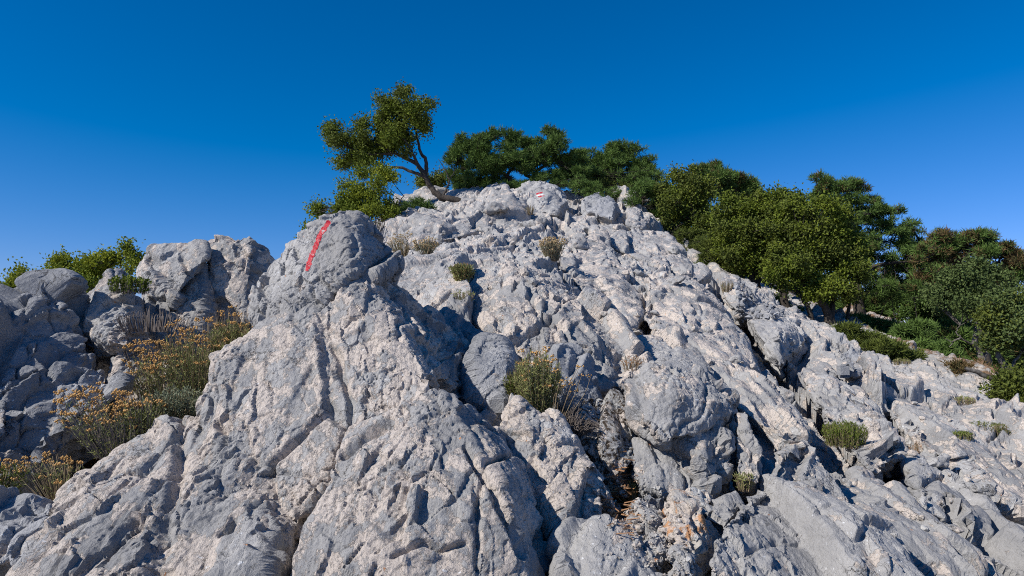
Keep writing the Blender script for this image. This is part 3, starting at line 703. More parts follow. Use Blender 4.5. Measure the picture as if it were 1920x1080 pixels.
for lb, pts, sd, mt in (
    ('long smooth pale bed running down along the left side of the black joint', [(1215, 525, 7.5), (1290, 508, 8.8), (1324, 548, 8.6), (1512, 800, 4.2), (1480, 850, 3.6), (1400, 735, 4.25), (1290, 620, 5.5), (1200, 590, 6.0)], 60, M_TAN),
    ('long narrow bed on the right slope below the brown lichen patch', [(1610, 690, 6.8), (1680, 702, 7.2), (1900, 905, 4.3), (1920, 960, 3.9), (1850, 930, 4.0), (1720, 830, 4.7), (1640, 745, 5.8)], 61, M_ROCK),
    ('long slab slanting to the lower right corner', [(1700, 860, 4.2), (1760, 862, 4.5), (1930, 1040, 3.3), (1920, 1110, 3.0), (1800, 1015, 3.15), (1720, 925, 3.6)], 62, M_GREY),
    ('slab slanting down to the bottom edge near the right corner', [(1560, 905, 3.35), (1640, 900, 3.6), (1800, 1060, 2.8), (1790, 1140, 2.5), (1650, 1020, 2.65)], 63, M_ROCK),
    ('high lit bed below the green oak on the upper right skyline', [(1190, 425, 12.6), (1250, 440, 13), (1330, 512, 10.2), (1305, 535, 9.2), (1200, 485, 10.0), (1130, 455, 10.6)], 64, M_ROCK),
    ('long bed descending the middle of the ridge below the summit', [(1080, 445, 10.4), (1130, 440, 10.8), (1205, 560, 6.9), (1190, 640, 5.3), (1130, 595, 5.6), (1060, 505, 7.4)], 65, M_TAN),
    ('broken bed left of the straw flowers high on the ridge', [(900, 450, 9.5), (960, 448, 10), (1010, 480, 8.6), (1000, 500, 7.6), (920, 495, 7.4), (860, 480, 8.0)], 66, M_ROCK),
    ('low bed at the foot of the long pinkish slab beside the rounded block', [(1200, 640, 4.7), (1290, 650, 4.7), (1385, 740, 3.9), (1370, 760, 3.5), (1250, 690, 3.75), (1190, 690, 4.0)], 67, M_GREY)):
    rock('boulder', lb, pts, mat=mt, seed=sd, big=0.74, fine=1.0, thick=.6, drop=.2, vox=.012 if pts[0][2] < 9 else .022, smooth=2, cat='rock slab',
         cuts=[([(1340, 540), (1385, 592), (1440, 668), (1500, 748), (1545, 800)], 9, .25), ([(1545, 800), (1600, 862), (1665, 930)], 5, .10), ([(1610, 700), (1690, 790), (1760, 860), (1800, 905)], 6, .10)])
print('rocks', time.time() - T0, sum(len(o.data.vertices) for o in COL.objects if o.type == 'MESH'))

# ---- casting rays from the camera position to stand things on the surface
_bv = []
def make_bvh():
    vs, fs, off = [], [], 0
    global BVH
    BVH = []
    for o in COL.objects:
        if o.type != 'MESH' or o.name.startswith(('paint',)): continue
        me = o.data
        V = np.empty(len(me.vertices) * 3, F32); me.vertices.foreach_get('co', V); V = V.reshape(-1, 3) + np.array(o.location, F32)
        L = np.empty(len(me.loops), np.int32); me.loops.foreach_get('vertex_index', L)
        if o is ridge:           # quads only, visible sector only, thinned for speed
            Q = L.reshape(-1, 4); c = V[Q[:, 0]]
            k = (c[:, 1] > 1.0) & (c[:, 1] < 45) & (np.abs(c[:, 0]) < c[:, 1] * 1.0)
            Q = Q[k]; used, inv = np.unique(Q, return_inverse=True)
            V = V[used]; Q = inv.reshape(-1, 4)
        else:
            if len(L) % 4: continue
            Q = L.reshape(-1, 4)
        vs.append(V); fs.append(Q + off); off += len(V)
    V = np.concatenate(vs); Q = np.concatenate(fs)
    return BVHTree.FromPolygons(V.tolist(), Q.tolist())
BVH = make_bvh()
def hit(px, py, Ymin=0.5):
    d = at(px, py, 1.0).normalized()
    h = BVH.ray_cast(d * Ymin, d)
    return (h[0], h[1]) if h[0] is not None else (at(px, py, 15), Vector((0, 0, 1)))
def ground_z(x, y):
    h = BVH.ray_cast(Vector((x, y, 30)), Vector((0, 0, -1)))
    return h[0].z if h[0] is not None else 0
print('bvh', time.time() - T0)

# ---- painted trail marks, a thin coat lying on the rock
def paint_strip(parent, pts, halfw, mat, n=40, m=9, seed=1, name='paint_stripe'):
    """pts: photo pixels of the centre line; coat follows the rock surface"""
    rnd = random.Random(seed)
    L = [0]
    for a, b in zip(pts[:-1], pts[1:]): L.append(L[-1] + math.hypot(b[0] - a[0], b[1] - a[1]))
    V = []
    for i in range(n + 1):
        t = L[-1] * i / n; k = max(j for j in range(len(L)) if L[j] <= t + 1e-6); k = min(k, len(pts) - 2)
        f = (t - L[k]) / (L[k + 1] - L[k]); x = pts[k][0] + f * (pts[k + 1][0] - pts[k][0]); y = pts[k][1] + f * (pts[k + 1][1] - pts[k][1])
        dx, dy = pts[k + 1][0] - pts[k][0], pts[k + 1][1] - pts[k][1]; l = math.hypot(dx, dy); nx, ny = -dy / l, dx / l
        w = halfw * (0.85 + 0.25 * math.sin(i * .55) * math.sin(i * .21 + 1) + 0.12 * rnd.random()) * (0.35 + 0.65 * min(1, (n - i) / 5 + 0.25)) * (0.6 + 0.4 * min(1, i / 6 + .2))
        for j in range(m + 1):
            s = (j / m * 2 - 1) * w + (rnd.random() - .5) * w * .12
            p, nn = hit(x + nx * s, y + ny * s)
            V.append(p + nn * 0.0022 if parent is None else p - p.normalized() * 0.0018)
    off = Vector(parent.location)
    F = [(i * (m + 1) + j, i * (m + 1) + j + 1, (i + 1) * (m + 1) + j + 1, (i + 1) * (m + 1) + j) for i in range(n) for j in range(m)]
    me = mesh_np(name, np.array([v - off for v in V]), np.array(F), mat)
    return link(name, me, parent)
o = paint_strip(red_rock, [(618, 414), (600, 440), (592, 462), (583, 482), (575, 508)], 4.7, M_RED, 110, 14)
o['label'] = 'slanting red paint stripe'
mark = [o for o in COL.objects if o.get('label', '').startswith('rounded summit boulder')][0]
for (a, b, m_, nm, lb) in (((1005, 364), (1018, 360), M_RED, 'paint_stripe', 'upper red bar of the trail mark'),
                           ((1006, 367), (1020, 363.5), M_WHITE, 'paint_stripe', 'white bar of the trail mark'),
                           ((1009, 369), (1021, 367), M_RED, 'paint_stripe', 'lower red bar of the trail mark')):
    o = paint_strip(mark, [a, b], 1.5 if m_ is M_RED else 1.1, m_, 14, 3, name=nm); o['label'] = lb
# ------------------------------------------------------------------ plants
rng = np.random.default_rng(5)
def unit(v): return v / np.maximum(np.linalg.norm(v, axis=-1, keepdims=True), 1e-9)
def leaf_quads(C, D, l, w, curl=0.15):
    """C centres/bases, D directions (n,3) -> rhombic leaves"""
    n = len(C); D = unit(D)
    S = unit(np.cross(D, rng.normal(size=(n, 3)))); U = np.cross(S, D)
    l = np.broadcast_to(np.asarray(l, float), (n,))[:, None]; w = np.broadcast_to(np.asarray(w, float), (n,))[:, None]
    a = C; b = C + D * l * .5 + S * w * .5 + U * l * curl; c = C + D * l; d = C + D * l * .5 - S * w * .5 + U * l * curl
    V = np.stack([a, b, c, d], 1).reshape(-1, 3)
    return V, np.arange(4 * n).reshape(-1, 4)
class Tubes:
    def __init__(s, sides=5): s.V = []; s.F = []; s.n = 0; s.k = sides
    def add(s, pts, r0, r1, k=None):
        k = k or s.k; P = np.array(pts, float); n = len(P)
        T = unit(np.gradient(P, axis=0)); ref = np.array([0.3, 0.2, 0.93]) if abs(T[0] @ np.array([0.3, 0.2, 0.93])) < .9 else np.array([1., 0, 0])
        A_ = unit(np.cross(T, ref)); B_ = np.cross(T, A_)
        R = np.linspace(r0, r1, n)[:, None, None]; a = np.arange(k) * 2 * np.pi / k
        ring = P[:, None] + R * (np.cos(a)[None, :, None] * A_[:, None] + np.sin(a)[None, :, None] * B_[:, None])
        i = np.arange(n * k).reshape(n, k) + s.n; j = np.roll(i, -1, 1)
        s.V.append(ring.reshape(-1, 3)); s.F.append(np.stack([i[:-1], j[:-1], j[1:], i[1:]], -1).reshape(-1, 4)); s.n += n * k
    def build(s, name, mat, parent, org):
        if not s.V: return None
        return link(name, mesh_np(name, np.concatenate(s.V) - np.array(org), np.concatenate(s.F), mat), parent)
def smooth_line(pts, n=4, jit=0.0):
    P = np.array(pts, float)
    if len(P) < 3:
        t = np.linspace(0, 1, n + 1)[:, None]; Q = P[0] * (1 - t) + P[-1] * t
    else:
        Q = []
        E = np.concatenate([[2 * P[0] - P[1]], P, [2 * P[-1] - P[-2]]])
        for i in range(1, len(E) - 2):
            for t in np.linspace(0, 1, n, endpoint=False):
                Q.append(.5 * ((2 * E[i]) + (-E[i - 1] + E[i + 1]) * t + (2 * E[i - 1] - 5 * E[i] + 4 * E[i + 1] - E[i + 2]) * t * t + (-E[i - 1] + 3 * E[i] - 3 * E[i + 1] + E[i + 2]) * t ** 3))
        Q.append(P[-1]); Q = np.array(Q)
    if jit: Q[1:-1] += rng.normal(size=Q[1:-1].shape) * jit
    return Q

def tree(name, label, cat, Y, limbs, blobs, leafmat, kind='broad', leaf=0.05, dens=1.0, group=None, bark=None, per=16, gap=0.35, mix=None, flat=1.0):
    """limbs: (photo-pixel points with depth offset, base radius, tip radius); blobs: (px, py, rx, ry[, depth offset])"""
    W_ = mpp(Y)
    base = at(limbs[0][0][0][0], limbs[0][0][0][1], Y + limbs[0][0][0][2])
    base.z = min(base.z, ground_z(base.x, base.y)) - 0.05 if abs(base.z - ground_z(base.x, base.y)) < 1.5 else base.z
    root = empty(name, base); tag(root, label, cat, group)
    tb = Tubes(6); skel = []
    for i, (pts, r0, r1) in enumerate(limbs):
        P = [at(p[0], p[1], Y + p[2]) for p in pts]
        if i == 0 or len(pts[0]) > 3: P = [Vector((P[0].x, P[0].y, min(P[0].z, ground_z(P[0].x, P[0].y)) - .08))] + P
        Q = smooth_line(P, 5, 0.25 * W_ * 4)
        tb.add(Q, r0, r1); skel.append(Q)
    skel = np.concatenate(skel)
    tw = Tubes(3); LC = []; LD = []
    sub = []
    for bl in blobs:
        px, py, rx, ry = bl[:4]; dy = bl[4] if len(bl) > 4 else 0
        if rx < 13: sub.append((px, py, rx, ry, dy)); continue
        for _ in range(7 if kind == 'broad' else 11):
            a = rng.random() * 6.283; q = rng.random() ** .5 * 1.0; f = .18 + .34 * rng.random()
            sub.append((px + math.cos(a) * q * rx, py + math.sin(a) * q * ry, rx * f, max(ry * f * flat, min(ry, 3.5)), dy + rng.normal() * rx * .5 * W_))
    for px, py, rx, ry, dy in sub:
        c = np.array(at(px, py, Y + dy)); R = np.array([rx * W_, (rx + ry) / 2 * W_ * 1.15, ry * W_])
        area = rx * ry / 560.0
        s0 = skel[np.argmin(((skel - c) ** 2).sum(1))]
        mid = (s0 + c) / 2 + rng.normal(size=3) * R * .15
        tw.add(smooth_line([s0, mid, c], 4), 0.008 + .012 * R[0], 0.006)
        ncl = int(dens * area * (58 if kind == 'broad' else 52)) + 3
        d = unit(rng.normal(size=(ncl * 2, 3))); rad = rng.random(ncl * 2) ** 0.5
        lump = 1 + 0.22 * np.sin(d[:, 0] * 5 + px) * np.cos(d[:, 2] * 6 + py) + np.clip(0.15 * rng.normal(size=ncl * 2), -.25, .22)
        p = c + d * (rad * lump)[:, None] * R
        keep = perlin((p * 2.6 / max(.6, Y / 12)).astype(F32), 5) > (-0.5 + gap * 1.0)
        p = p[keep][:ncl]; d = d[keep][:ncl]
        for k in range(len(p)):
            if k % 3 == 0 or kind == 'pine':
                q = c + (p[k] - c) * 0.25 + rng.normal(size=3) * R * .12
                tw.add([q, (q + p[k]) / 2 + rng.normal(size=3) * .02 + np.array([0, 0, -.02]), p[k]], 0.0085, 0.003)
        LC.append(p); LD.append(d)
    LC = np.concatenate(LC); LD = np.concatenate(LD)
    if kind == 'broad':
        m = per; C = np.repeat(LC, m, 0) + rng.normal(size=(len(LC) * m, 3)) * np.repeat(leaf * (0.6 + 1.2 * rng.random((len(LC), 1))), m, 0)
        D = np.repeat(LD, m, 0) * .5 + rng.normal(size=(len(LC) * m, 3)) + np.array([0, 0, .3])
        V, F = leaf_quads(C, D, leaf * (0.7 + .6 * rng.random(len(C))), leaf * .62, .12)
    else:
        m = per; C = np.repeat(LC, m, 0) + rng.normal(size=(len(LC) * m, 3)) * .022
        D = np.repeat(LD * np.array([1, 1, .6]) + np.array([0, 0, .55]), m, 0) * 1.1 + rng.normal(size=(len(LC) * m, 3)) * .95
        V, F = leaf_quads(C, D, leaf * (0.7 + .6 * rng.random(len(C))), leaf * .13, .05)
    b0 = np.array(base)
    def fol(V, F, mat, nm):
        link(nm, mesh_np(nm, V - b0, F, mat, False), root)
    if mix:
        sel = np.repeat(perlin((LC * 3).astype(F32), 9) + .25 * rng.normal(size=len(LC)) > mix[1], m)
        VV = V.reshape(-1, 4, 3)
        for s_, mt in ((sel, mix[0]), (~sel, leafmat)):
            v = VV[s_].reshape(-1, 3); fol(v, np.arange(len(v)).reshape(-1, 4), mt, 'crown')
    else: fol(V, F, leafmat, 'crown')
    tb.build('trunk', bark or M_BARK, root, b0); tw.build('twigs', bark or M_BARK, root, b0)
    return root

# leaning oak on the crest
tree('oak_tree', 'windswept oak leaning left off the crest, tallest tree left of the summit', 'tree', 16.5, [
    ([(884, 402, 0), (862, 378, 0), (830, 370, 0), (808, 352, 0), (797, 330, 0), (783, 308, 0), (753, 293, 0), (722, 278, 0), (690, 262, 0)], .11, .02),
    ([(797, 330, 0), (798, 302, .1), (787, 280, .1), (780, 240, .1), (773, 215, .1), (762, 190, .1)], .055, .012),
    ([(795, 332, 0), (772, 322, -.1), (742, 313, -.1), (716, 326, -.1), (694, 338, -.1)], .045, .015),
    ([(783, 308, 0), (770, 280, -.2), (750, 250, -.2)], .04, .015), ([(740, 286, 0), (700, 290, -.2), (660, 280, -.2)], .035, .01),
    ([(862, 378, 0), (880, 392, .2), (892, 372, .2), (910, 362, .2)], .06, .02),
    ([(830, 370, 0), (842, 340, .1), (835, 320, .1), (822, 298, .1)], .03, .006), ([(842, 340, .1), (852, 320, .2), (846, 310, .2)], .015, .005)],
    [(757, 192, 44, 26), (735, 200, 30, 22), (785, 195, 24, 20), (770, 222, 34, 22), (715, 228, 40, 26), (668, 232, 30, 20), (700, 255, 55, 28), (755, 248, 34, 26), (640, 250, 28, 20), (655, 275, 42, 22),
     (700, 288, 48, 20), (640, 295, 24, 14), (745, 275, 28, 16), (668, 308, 26, 14), (700, 318, 26, 10), (625, 245, 14, 14), (795, 240, 10, 14)],
    M_OAK, leaf=.06, dens=2.1, per=16, gap=.38, mix=(M_OAKD, .0))
tree('oak_tree', 'small yellow green oak in the dip between the striped boulder and the leaning oak', 'tree', 14.5, [
    ([(728, 425, 0), (722, 405, 0), (712, 385, 0), (700, 365, 0)], .06, .02), ([(722, 405, 0), (745, 385, .1), (757, 368, .1)], .03, .008), ([(735, 425, 0), (760, 408, .1), (748, 395, .1)], .02, .006), ([(712, 385, 0), (680, 385, -.1), (640, 388, -.1)], .03, .01)],
    [(703, 335, 38, 18), (690, 360, 40, 22), (715, 372, 30, 20), (665, 382, 40, 18), (690, 400, 45, 20), (630, 390, 34, 15), (650, 405, 40, 18), (600, 405, 20, 11), (585, 420, 14, 9), (573, 440, 8, 6), (725, 398, 22, 16), (620, 410, 30, 12)],
    M_OAK, leaf=.055, dens=1.8, per=15, gap=.36, mix=(M_YEL, .25))
tree('shrub', 'dark green bush under the leaning oak on the pale knoll', 'shrub', 15.5, [([(780, 400, 0), (778, 392, 0)], .02, .01)], [(778, 390, 30, 13), (760, 402, 22, 9), (795, 398, 20, 8)], M_PINE, 'pine', leaf=.10, dens=1.6, per=18, gap=.1)
tree('shrub', 'distant dark bush seen behind the leaning oak trunk', 'shrub', 21, [([(815, 350, 0), (815, 340, 0)], .03, .01)], [(812, 335, 24, 13), (795, 342, 14, 8), (830, 338, 14, 9)], M_OAKD, leaf=.08, dens=1.5, gap=.2)
tree('pine_tree', 'flat topped windswept pine on the crest right of the leaning oak', 'tree', 18.5, [
    ([(1000, 350, 0), (998, 335, 0), (1010, 318, 0), (1040, 300, 0)], .10, .03), ([(905, 378, 0, 1), (930, 362, 0), (960, 350, 0), (950, 330, 0), (920, 315, 0), (890, 305, 0), (862, 298, 0)], .09, .02),
    ([(950, 330, 0), (965, 305, 0), (955, 285, 0)], .05, .02), ([(998, 335, 0), (975, 318, .2), (985, 295, .2)], .05, .02), ([(880, 385, 0), (900, 365, -.2), (945, 362, -.2), (985, 352, -.2)], .05, .02),
    ([(860, 372, 0), (890, 358, -.2), (870, 342, -.2)], .03, .01)],
    [(865, 292, 28, 20), (850, 300, 14, 14), (890, 270, 30, 18), (935, 262, 40, 18), (920, 290, 44, 22), (900, 318, 44, 18), (965, 282, 42, 22), (985, 262, 28, 12), (1010, 285, 36, 22), (1035, 258, 22, 16), (1050, 285, 34, 20), (1075, 300, 26, 20),
     (950, 312, 42, 16), (995, 310, 36, 14), (890, 345, 34, 12), (930, 345, 36, 12), (1060, 318, 34, 14), (1030, 245, 12, 8), (865, 262, 10, 10)],
    M_PINE, 'pine', leaf=.13, dens=2.3, per=18, gap=.36)
for (label, Y, limbs, blobs, mt, kd, mixx) in (
    ('dark pine on the crest just right of the summit', 19.5, [([(1175, 360, 0), (1170, 335, 0), (1160, 300, 0)], .10, .03), ([(1120, 352, 0, 1), (1120, 330, 0), (1105, 305, 0)], .06, .02)],
     [(1105, 300, 26, 20), (1125, 320, 36, 22), (1150, 295, 30, 20), (1172, 290, 34, 18), (1195, 305, 28, 20), (1170, 325, 44, 24), (1210, 330, 24, 22), (1185, 350, 44, 18), (1130, 345, 36, 14), (1150, 280, 14, 9)], M_PINE, 'pine', None),
    ('mixed dark pine with bare brown twigs right of the crest pine', 17, [([(1290, 420, 0), (1295, 380, 0), (1325, 330, 0)], .10, .03), ([(1250, 395, 0, 1), (1255, 360, 0)], .05, .02)],
     [(1330, 325, 38, 16), (1355, 335, 34, 18), (1325, 350, 45, 24), (1385, 350, 28, 20), (1410, 355, 16, 16), (1290, 375, 36, 26), (1240, 360, 24, 22), (1245, 385, 26, 20), (1300, 400, 44, 20), (1375, 375, 34, 18), (1335, 315, 18, 8)], M_PINE, 'pine', (M_PINEB, .35)),
    ('green oak crown between the crest pine and the broad oaks', 15.5, [([(1315, 470, 0), (1312, 430, 0), (1290, 370, 0)], .08, .03), ([(1345, 478, 0, 1), (1330, 445, 0), (1335, 400, 0)], .07, .02), ([(1312, 430, 0), (1280, 400, 0)], .03, .01)],
     [(1280, 330, 26, 18), (1275, 352, 38, 24), (1310, 360, 34, 24), (1265, 380, 30, 22), (1300, 395, 40, 26), (1290, 425, 34, 20), (1330, 430, 34, 22)], M_OAKD, 'broad', (M_OAK, .2)),
    ):
    tree('pine_tree' if kd == 'pine' else 'oak_tree', label, 'tree', Y, limbs, blobs, mt, kd, leaf=.13 if kd == 'pine' else .06, dens=2.2, per=16, gap=.22, mix=mixx)
tree('oak_tree', 'broad bright oak on twin trunks, first of the two big rounded crowns', 'tree', 12.6, [
    ([(1412, 534, 0), (1405, 500, 0), (1395, 470, 0), (1385, 430, 0)], .075, .03), ([(1422, 532, 0, 1), (1420, 505, .1), (1415, 480, .1), (1430, 440, .1)], .055, .02), ([(1475, 575, .0, 1), (1462, 535, 0), (1450, 505, 0), (1455, 450, 0)], .09, .03)],
    [(1380, 385, 36, 26), (1425, 378, 42, 24), (1470, 382, 36, 22), (1370, 420, 36, 26), (1415, 415, 48, 30), (1465, 420, 44, 30), (1375, 460, 34, 26), (1420, 465, 44, 28), (1465, 465, 42, 28), (1390, 495, 30, 18), (1440, 500, 40, 20)],
    M_OAKD, leaf=.052, dens=2.2, per=18, gap=.14, mix=(M_OAK, -.05))
tree('oak_tree', 'broad bright oak on forked dark stems, right of the twin trunk oak', 'tree', 11.8, [
    ([(1555, 612, 0), (1548, 580, 0), (1525, 555, 0), (1505, 520, 0), (1500, 470, 0)], .085, .03), ([(1560, 610, 0, 1), (1562, 570, .1), (1572, 535, .1), (1565, 480, .1)], .075, .02), ([(1520, 590, 0, 1), (1505, 560, 0), (1480, 530, 0)], .055, .02),
    ([(1590, 600, .3, 1), (1590, 560, .3), (1580, 520, .3)], .04, .02)],
    [(1505, 395, 36, 22), (1545, 400, 34, 24), (1580, 425, 26, 24), (1500, 430, 44, 28), (1550, 440, 44, 30), (1590, 470, 30, 28), (1495, 475, 44, 30), (1545, 485, 48, 30), (1595, 510, 30, 24), (1470, 510, 36, 22), (1515, 530, 48, 24), (1570, 540, 44, 20), (1600, 545, 20, 14)],
    M_OAKD, leaf=.05, dens=2.2, per=18, gap=.14, mix=(M_OAK, -.05))
tree('pine_tree', 'tallest pine on the right, flat layered branches with sky showing through', 'tree', 14.5, [
    ([(1613, 640, 0), (1612, 590, 0), (1606, 520, 0), (1600, 450, 0), (1596, 395, 0), (1590, 345, 0)], .17, .03),
    ([(1600, 420, 0), (1640, 400, 0), (1685, 392, 0)], .04, .01), ([(1602, 455, 0), (1650, 440, 0), (1710, 430, 0)], .045, .01), ([(1598, 400, 0), (1560, 385, 0), (1535, 370, 0)], .03, .01),
    ([(1608, 560, 0), (1580, 545, -.3), (1560, 548, -.3)], .03, .01), ([(1606, 510, 0), (1660, 495, -.2), (1720, 490, -.2)], .05, .015), ([(1610, 590, 0), (1650, 600, -.3), (1720, 610, -.4)], .03, .01)],
    [(1545, 335, 18, 9), (1575, 345, 28, 11), (1600, 352, 28, 8), (1545, 362, 24, 9), (1585, 375, 34, 9), (1625, 375, 28, 8), (1655, 392, 34, 9), (1680, 395, 16, 6), (1600, 400, 30, 9), (1560, 400, 20, 9), (1630, 412, 32, 9), (1680, 425, 36, 12),
     (1700, 440, 30, 12), (1640, 440, 36, 12), (1625, 465, 36, 14), (1680, 465, 46, 15), (1720, 480, 34, 16), (1650, 495, 44, 16), (1700, 510, 44, 16), (1640, 525, 40, 16), (1690, 545, 50, 18), (1740, 530, 34, 20), (1645, 560, 36, 14), (1712, 458, 32, 14), (1735, 482, 36, 18), (1728, 512, 38, 18)],
    M_PINE, 'pine', leaf=.11, dens=2.3, per=16, gap=.30, mix=(M_PINEB, .62), flat=.55)
tree('pine_tree', 'bronze tinted pine with brown cones near the right edge', 'tree', 12.5, [
    ([(1850, 690, 0), (1840, 620, 0), (1820, 540, 0), (1815, 480, 0)], .11, .03), ([(1820, 540, 0), (1860, 500, 0), (1885, 475, 0)], .04, .01), ([(1820, 545, 0), (1785, 500, 0), (1770, 460, 0)], .04, .01)],
    [(1745, 470, 26, 14), (1740, 500, 34, 20), (1735, 530, 34, 18), (1768, 445, 24, 12), (1790, 462, 34, 14), (1830, 452, 30, 13), (1850, 442, 18, 8), (1830, 478, 44, 16), (1880, 470, 32, 14), (1770, 482, 30, 14), (1895, 495, 34, 18), (1860, 510, 44, 18), (1800, 505, 40, 16), (1770, 525, 34, 16), (1910, 530, 30, 24), (1850, 540, 40, 18)],
    M_PINE, 'pine', leaf=.11, dens=1.9, per=16, gap=.34, mix=(M_PINEB, .0))
tree('broadleaf_tree', 'small grey green tree on a pale stem at the right edge of the slope', 'tree', 9.5, [
    ([(1848, 705, 0), (1842, 670, 0), (1828, 640, 0), (1835, 600, 0), (1830, 560, 0)], .06, .02), ([(1842, 672, 0), (1860, 640, .1), (1865, 600, .1)], .03, .01), ([(1838, 655, 0), (1800, 635, -.1), (1780, 650, -.1)], .014, .004), ([(1800, 635, -.1), (1795, 615, -.1), (1815, 600, -.1)], .01, .003),
    ([(1800, 635, -.1), (1785, 640, -.1), (1770, 632, -.1)], .008, .003)],
    [(1790, 530, 30, 16), (1825, 515, 34, 18), (1860, 530, 30, 20), (1770, 555, 34, 20), (1815, 550, 44, 22), (1862, 560, 32, 18), (1830, 580, 34, 14), (1755, 545, 14, 12)],
    M_LAUR, leaf=.042, dens=2.3, per=17, gap=.2, bark=M_BARKG)
tree('broadleaf_tree', 'dark leaved tree cut by the right edge of the picture', 'tree', 8.5, [
    ([(1905, 750, 0), (1890, 700, 0), (1870, 660, 0), (1885, 610, 0)], .07, .02), ([(1890, 700, 0), (1915, 660, 0)], .03, .01), ([(1960, 760, 0, 1), (1900, 730, 0), (1850, 705, -.1), (1810, 690, -.1)], .07, .02)],
    [(1890, 575, 34, 20), (1925, 580, 34, 26), (1880, 610, 36, 22), (1920, 620, 40, 26), (1885, 640, 32, 16), (1930, 655, 30, 18), (1855, 595, 16, 14), (1960, 600, 40, 40)],
    M_LAUR, leaf=.042, dens=2.2, per=17, gap=.2, bark=M_BARKG, mix=(M_OAKD, .1))
for label, Y, bl, mt, g_ in (
    ('dark pine filling the shade behind the tall layered pine', 18, [(1640, 560, 50, 30), (1700, 570, 60, 34), (1760, 580, 60, 34), (1690, 620, 60, 26), (1750, 630, 60, 26), (1800, 620, 50, 30), (1660, 590, 40, 24)], M_PINE, .05),
    ('deep green pine low behind the small grey green tree', 15, [(1790, 640, 60, 26), (1850, 640, 60, 30), (1910, 650, 50, 34), (1830, 675, 60, 22), (1890, 690, 50, 24), (1760, 665, 44, 18)], M_PINE, .05),
    ('dense pine behind the two broad oaks', 19, [(1440, 395, 60, 24), (1520, 400, 60, 26), (1400, 440, 50, 34), (1500, 450, 60, 40), (1580, 480, 60, 40), (1430, 480, 50, 24), (1600, 440, 40, 30), (1480, 500, 50, 20), (1530, 530, 40, 20), (1400, 512, 40, 18), (1450, 545, 44, 18), (1510, 572, 44, 18), (1570, 592, 40, 18), (1620, 600, 36, 18)], M_PINE, .0)):  # lowest crowns added as dark stand-in for shaded rock behind the trunks
    b = bl[0]
    tree('pine_tree', label, 'tree', Y, [([(b[0] + 20, b[1] + 60, 0), (b[0] + 10, b[1], 0)], .1, .04)], bl, mt, 'pine', leaf=.16, dens=2.0, per=15, gap=g_, mix=(M_PINEB, .45))
SHR = [
 ('dark undergrowth bush at the foot of the tall layered pine', 12.5, [(1640, 618, 34, 14), (1675, 632, 34, 14), (1610, 606, 30, 12)], M_PINE),
 ('dark undergrowth bush in the shade right of the tall pine trunk', 11.5, [(1700, 640, 36, 15), (1740, 655, 34, 15), (1715, 620, 36, 16)], M_PINE),
 ('shaded thicket low between the trunks of the broad oaks', 14, [(1500, 590, 30, 10), (1455, 565, 26, 10), (1540, 605, 26, 9)], M_PINE),
 ('thicket bridging the skyline between the leaning oak and the flat topped pine', 18.4, [(868, 345, 20, 14), (850, 330, 14, 10), (880, 360, 24, 10), (905, 350, 26, 12)], M_PINE),
 ('low pine foliage filling the crest between the two summit pines', 18.9, [(1075, 315, 26, 16), (1095, 330, 30, 16), (1060, 335, 30, 12), (1220, 345, 26, 18), (1205, 325, 22, 14)], M_PINE),
 ('dark juniper thicket on the crest between the summit pines', 17.5, [(1100, 350, 30, 10), (1130, 362, 34, 9)], M_PINE),
 ('low pine thicket closing the gap on the upper right skyline', 16.2, [(1205, 372, 34, 14), (1240, 388, 34, 16), (1265, 402, 26, 14), (1225, 355, 30, 16)], M_PINE),
 ('olive bush at the left end of the upper right tree belt', 15.5, [(1262, 420, 28, 14), (1285, 430, 26, 12)], M_OAKD),
 ('dark thicket under the flat topped pine', 18.2, [(1020, 335, 34, 10), (1060, 340, 36, 10), (940, 352, 30, 8), (1000, 345, 30, 8)], M_PINE),
 ('yellow green juniper mat on the crest under the dark pine', 18.6, [(1110, 345, 30, 9), (1085, 342, 20, 8), (1150, 355, 26, 9), (1170, 362, 16, 7)], M_JUN),
 ('bright juniper at the top of the tree edge', 15, [(1290, 445, 26, 12), (1315, 462, 34, 16), (1305, 478, 24, 12)], M_JUN),
 ('dark rounded juniper below the first oak', 13.5, [(1340, 470, 30, 18), (1365, 490, 34, 18), (1335, 495, 28, 16), (1385, 505, 22, 12)], M_JUN),
 ('low green mat along the rock edge under the forked oak', 10.2, [(1590, 622, 22, 7), (1615, 636, 26, 8), (1640, 645, 22, 8)], M_JUN),
 ('low green mat along the rock edge beside the tall pine trunk', 9.4, [(1665, 655, 26, 8), (1695, 668, 28, 8), (1640, 655, 20, 6)], M_JUN),
 ('brownish undergrowth bush on the far slope', 11, [(1745, 660, 40, 16), (1780, 680, 40, 16), (1720, 680, 30, 12)], M_PINE),
 ('rusty undergrowth bush below the pale stemmed tree', 9.2, [(1820, 700, 36, 16), (1855, 730, 34, 16), (1790, 715, 30, 12)], M_PINEB),
 ('undergrowth bush at the foot of the tree at the right edge', 8.2, [(1890, 745, 30, 14), (1930, 760, 30, 16), (1910, 720, 34, 16)], M_OAKD),
 ('little green shrub in the rocks under the crest pine', 17.5, [(905, 375, 16, 9), (890, 388, 8, 6)], M_OAK),
 ('pine seedling bush at the foot of the flat topped pine', 17.8, [(965, 348, 26, 10), (985, 356, 16, 6)], M_PINE),
]
for label, Y, bl, mt in SHR:
    b = bl[0]
    broad = mt in (M_OAK, M_OAKD)
    tree('shrub', label, 'shrub', Y, [([(b[0], b[1] + b[3], 0), (b[0], b[1], 0)], .03, .015)], bl, mt, 'broad' if broad else 'pine', leaf=.05 if broad else .10, dens=2.4, per=16, gap=.08)
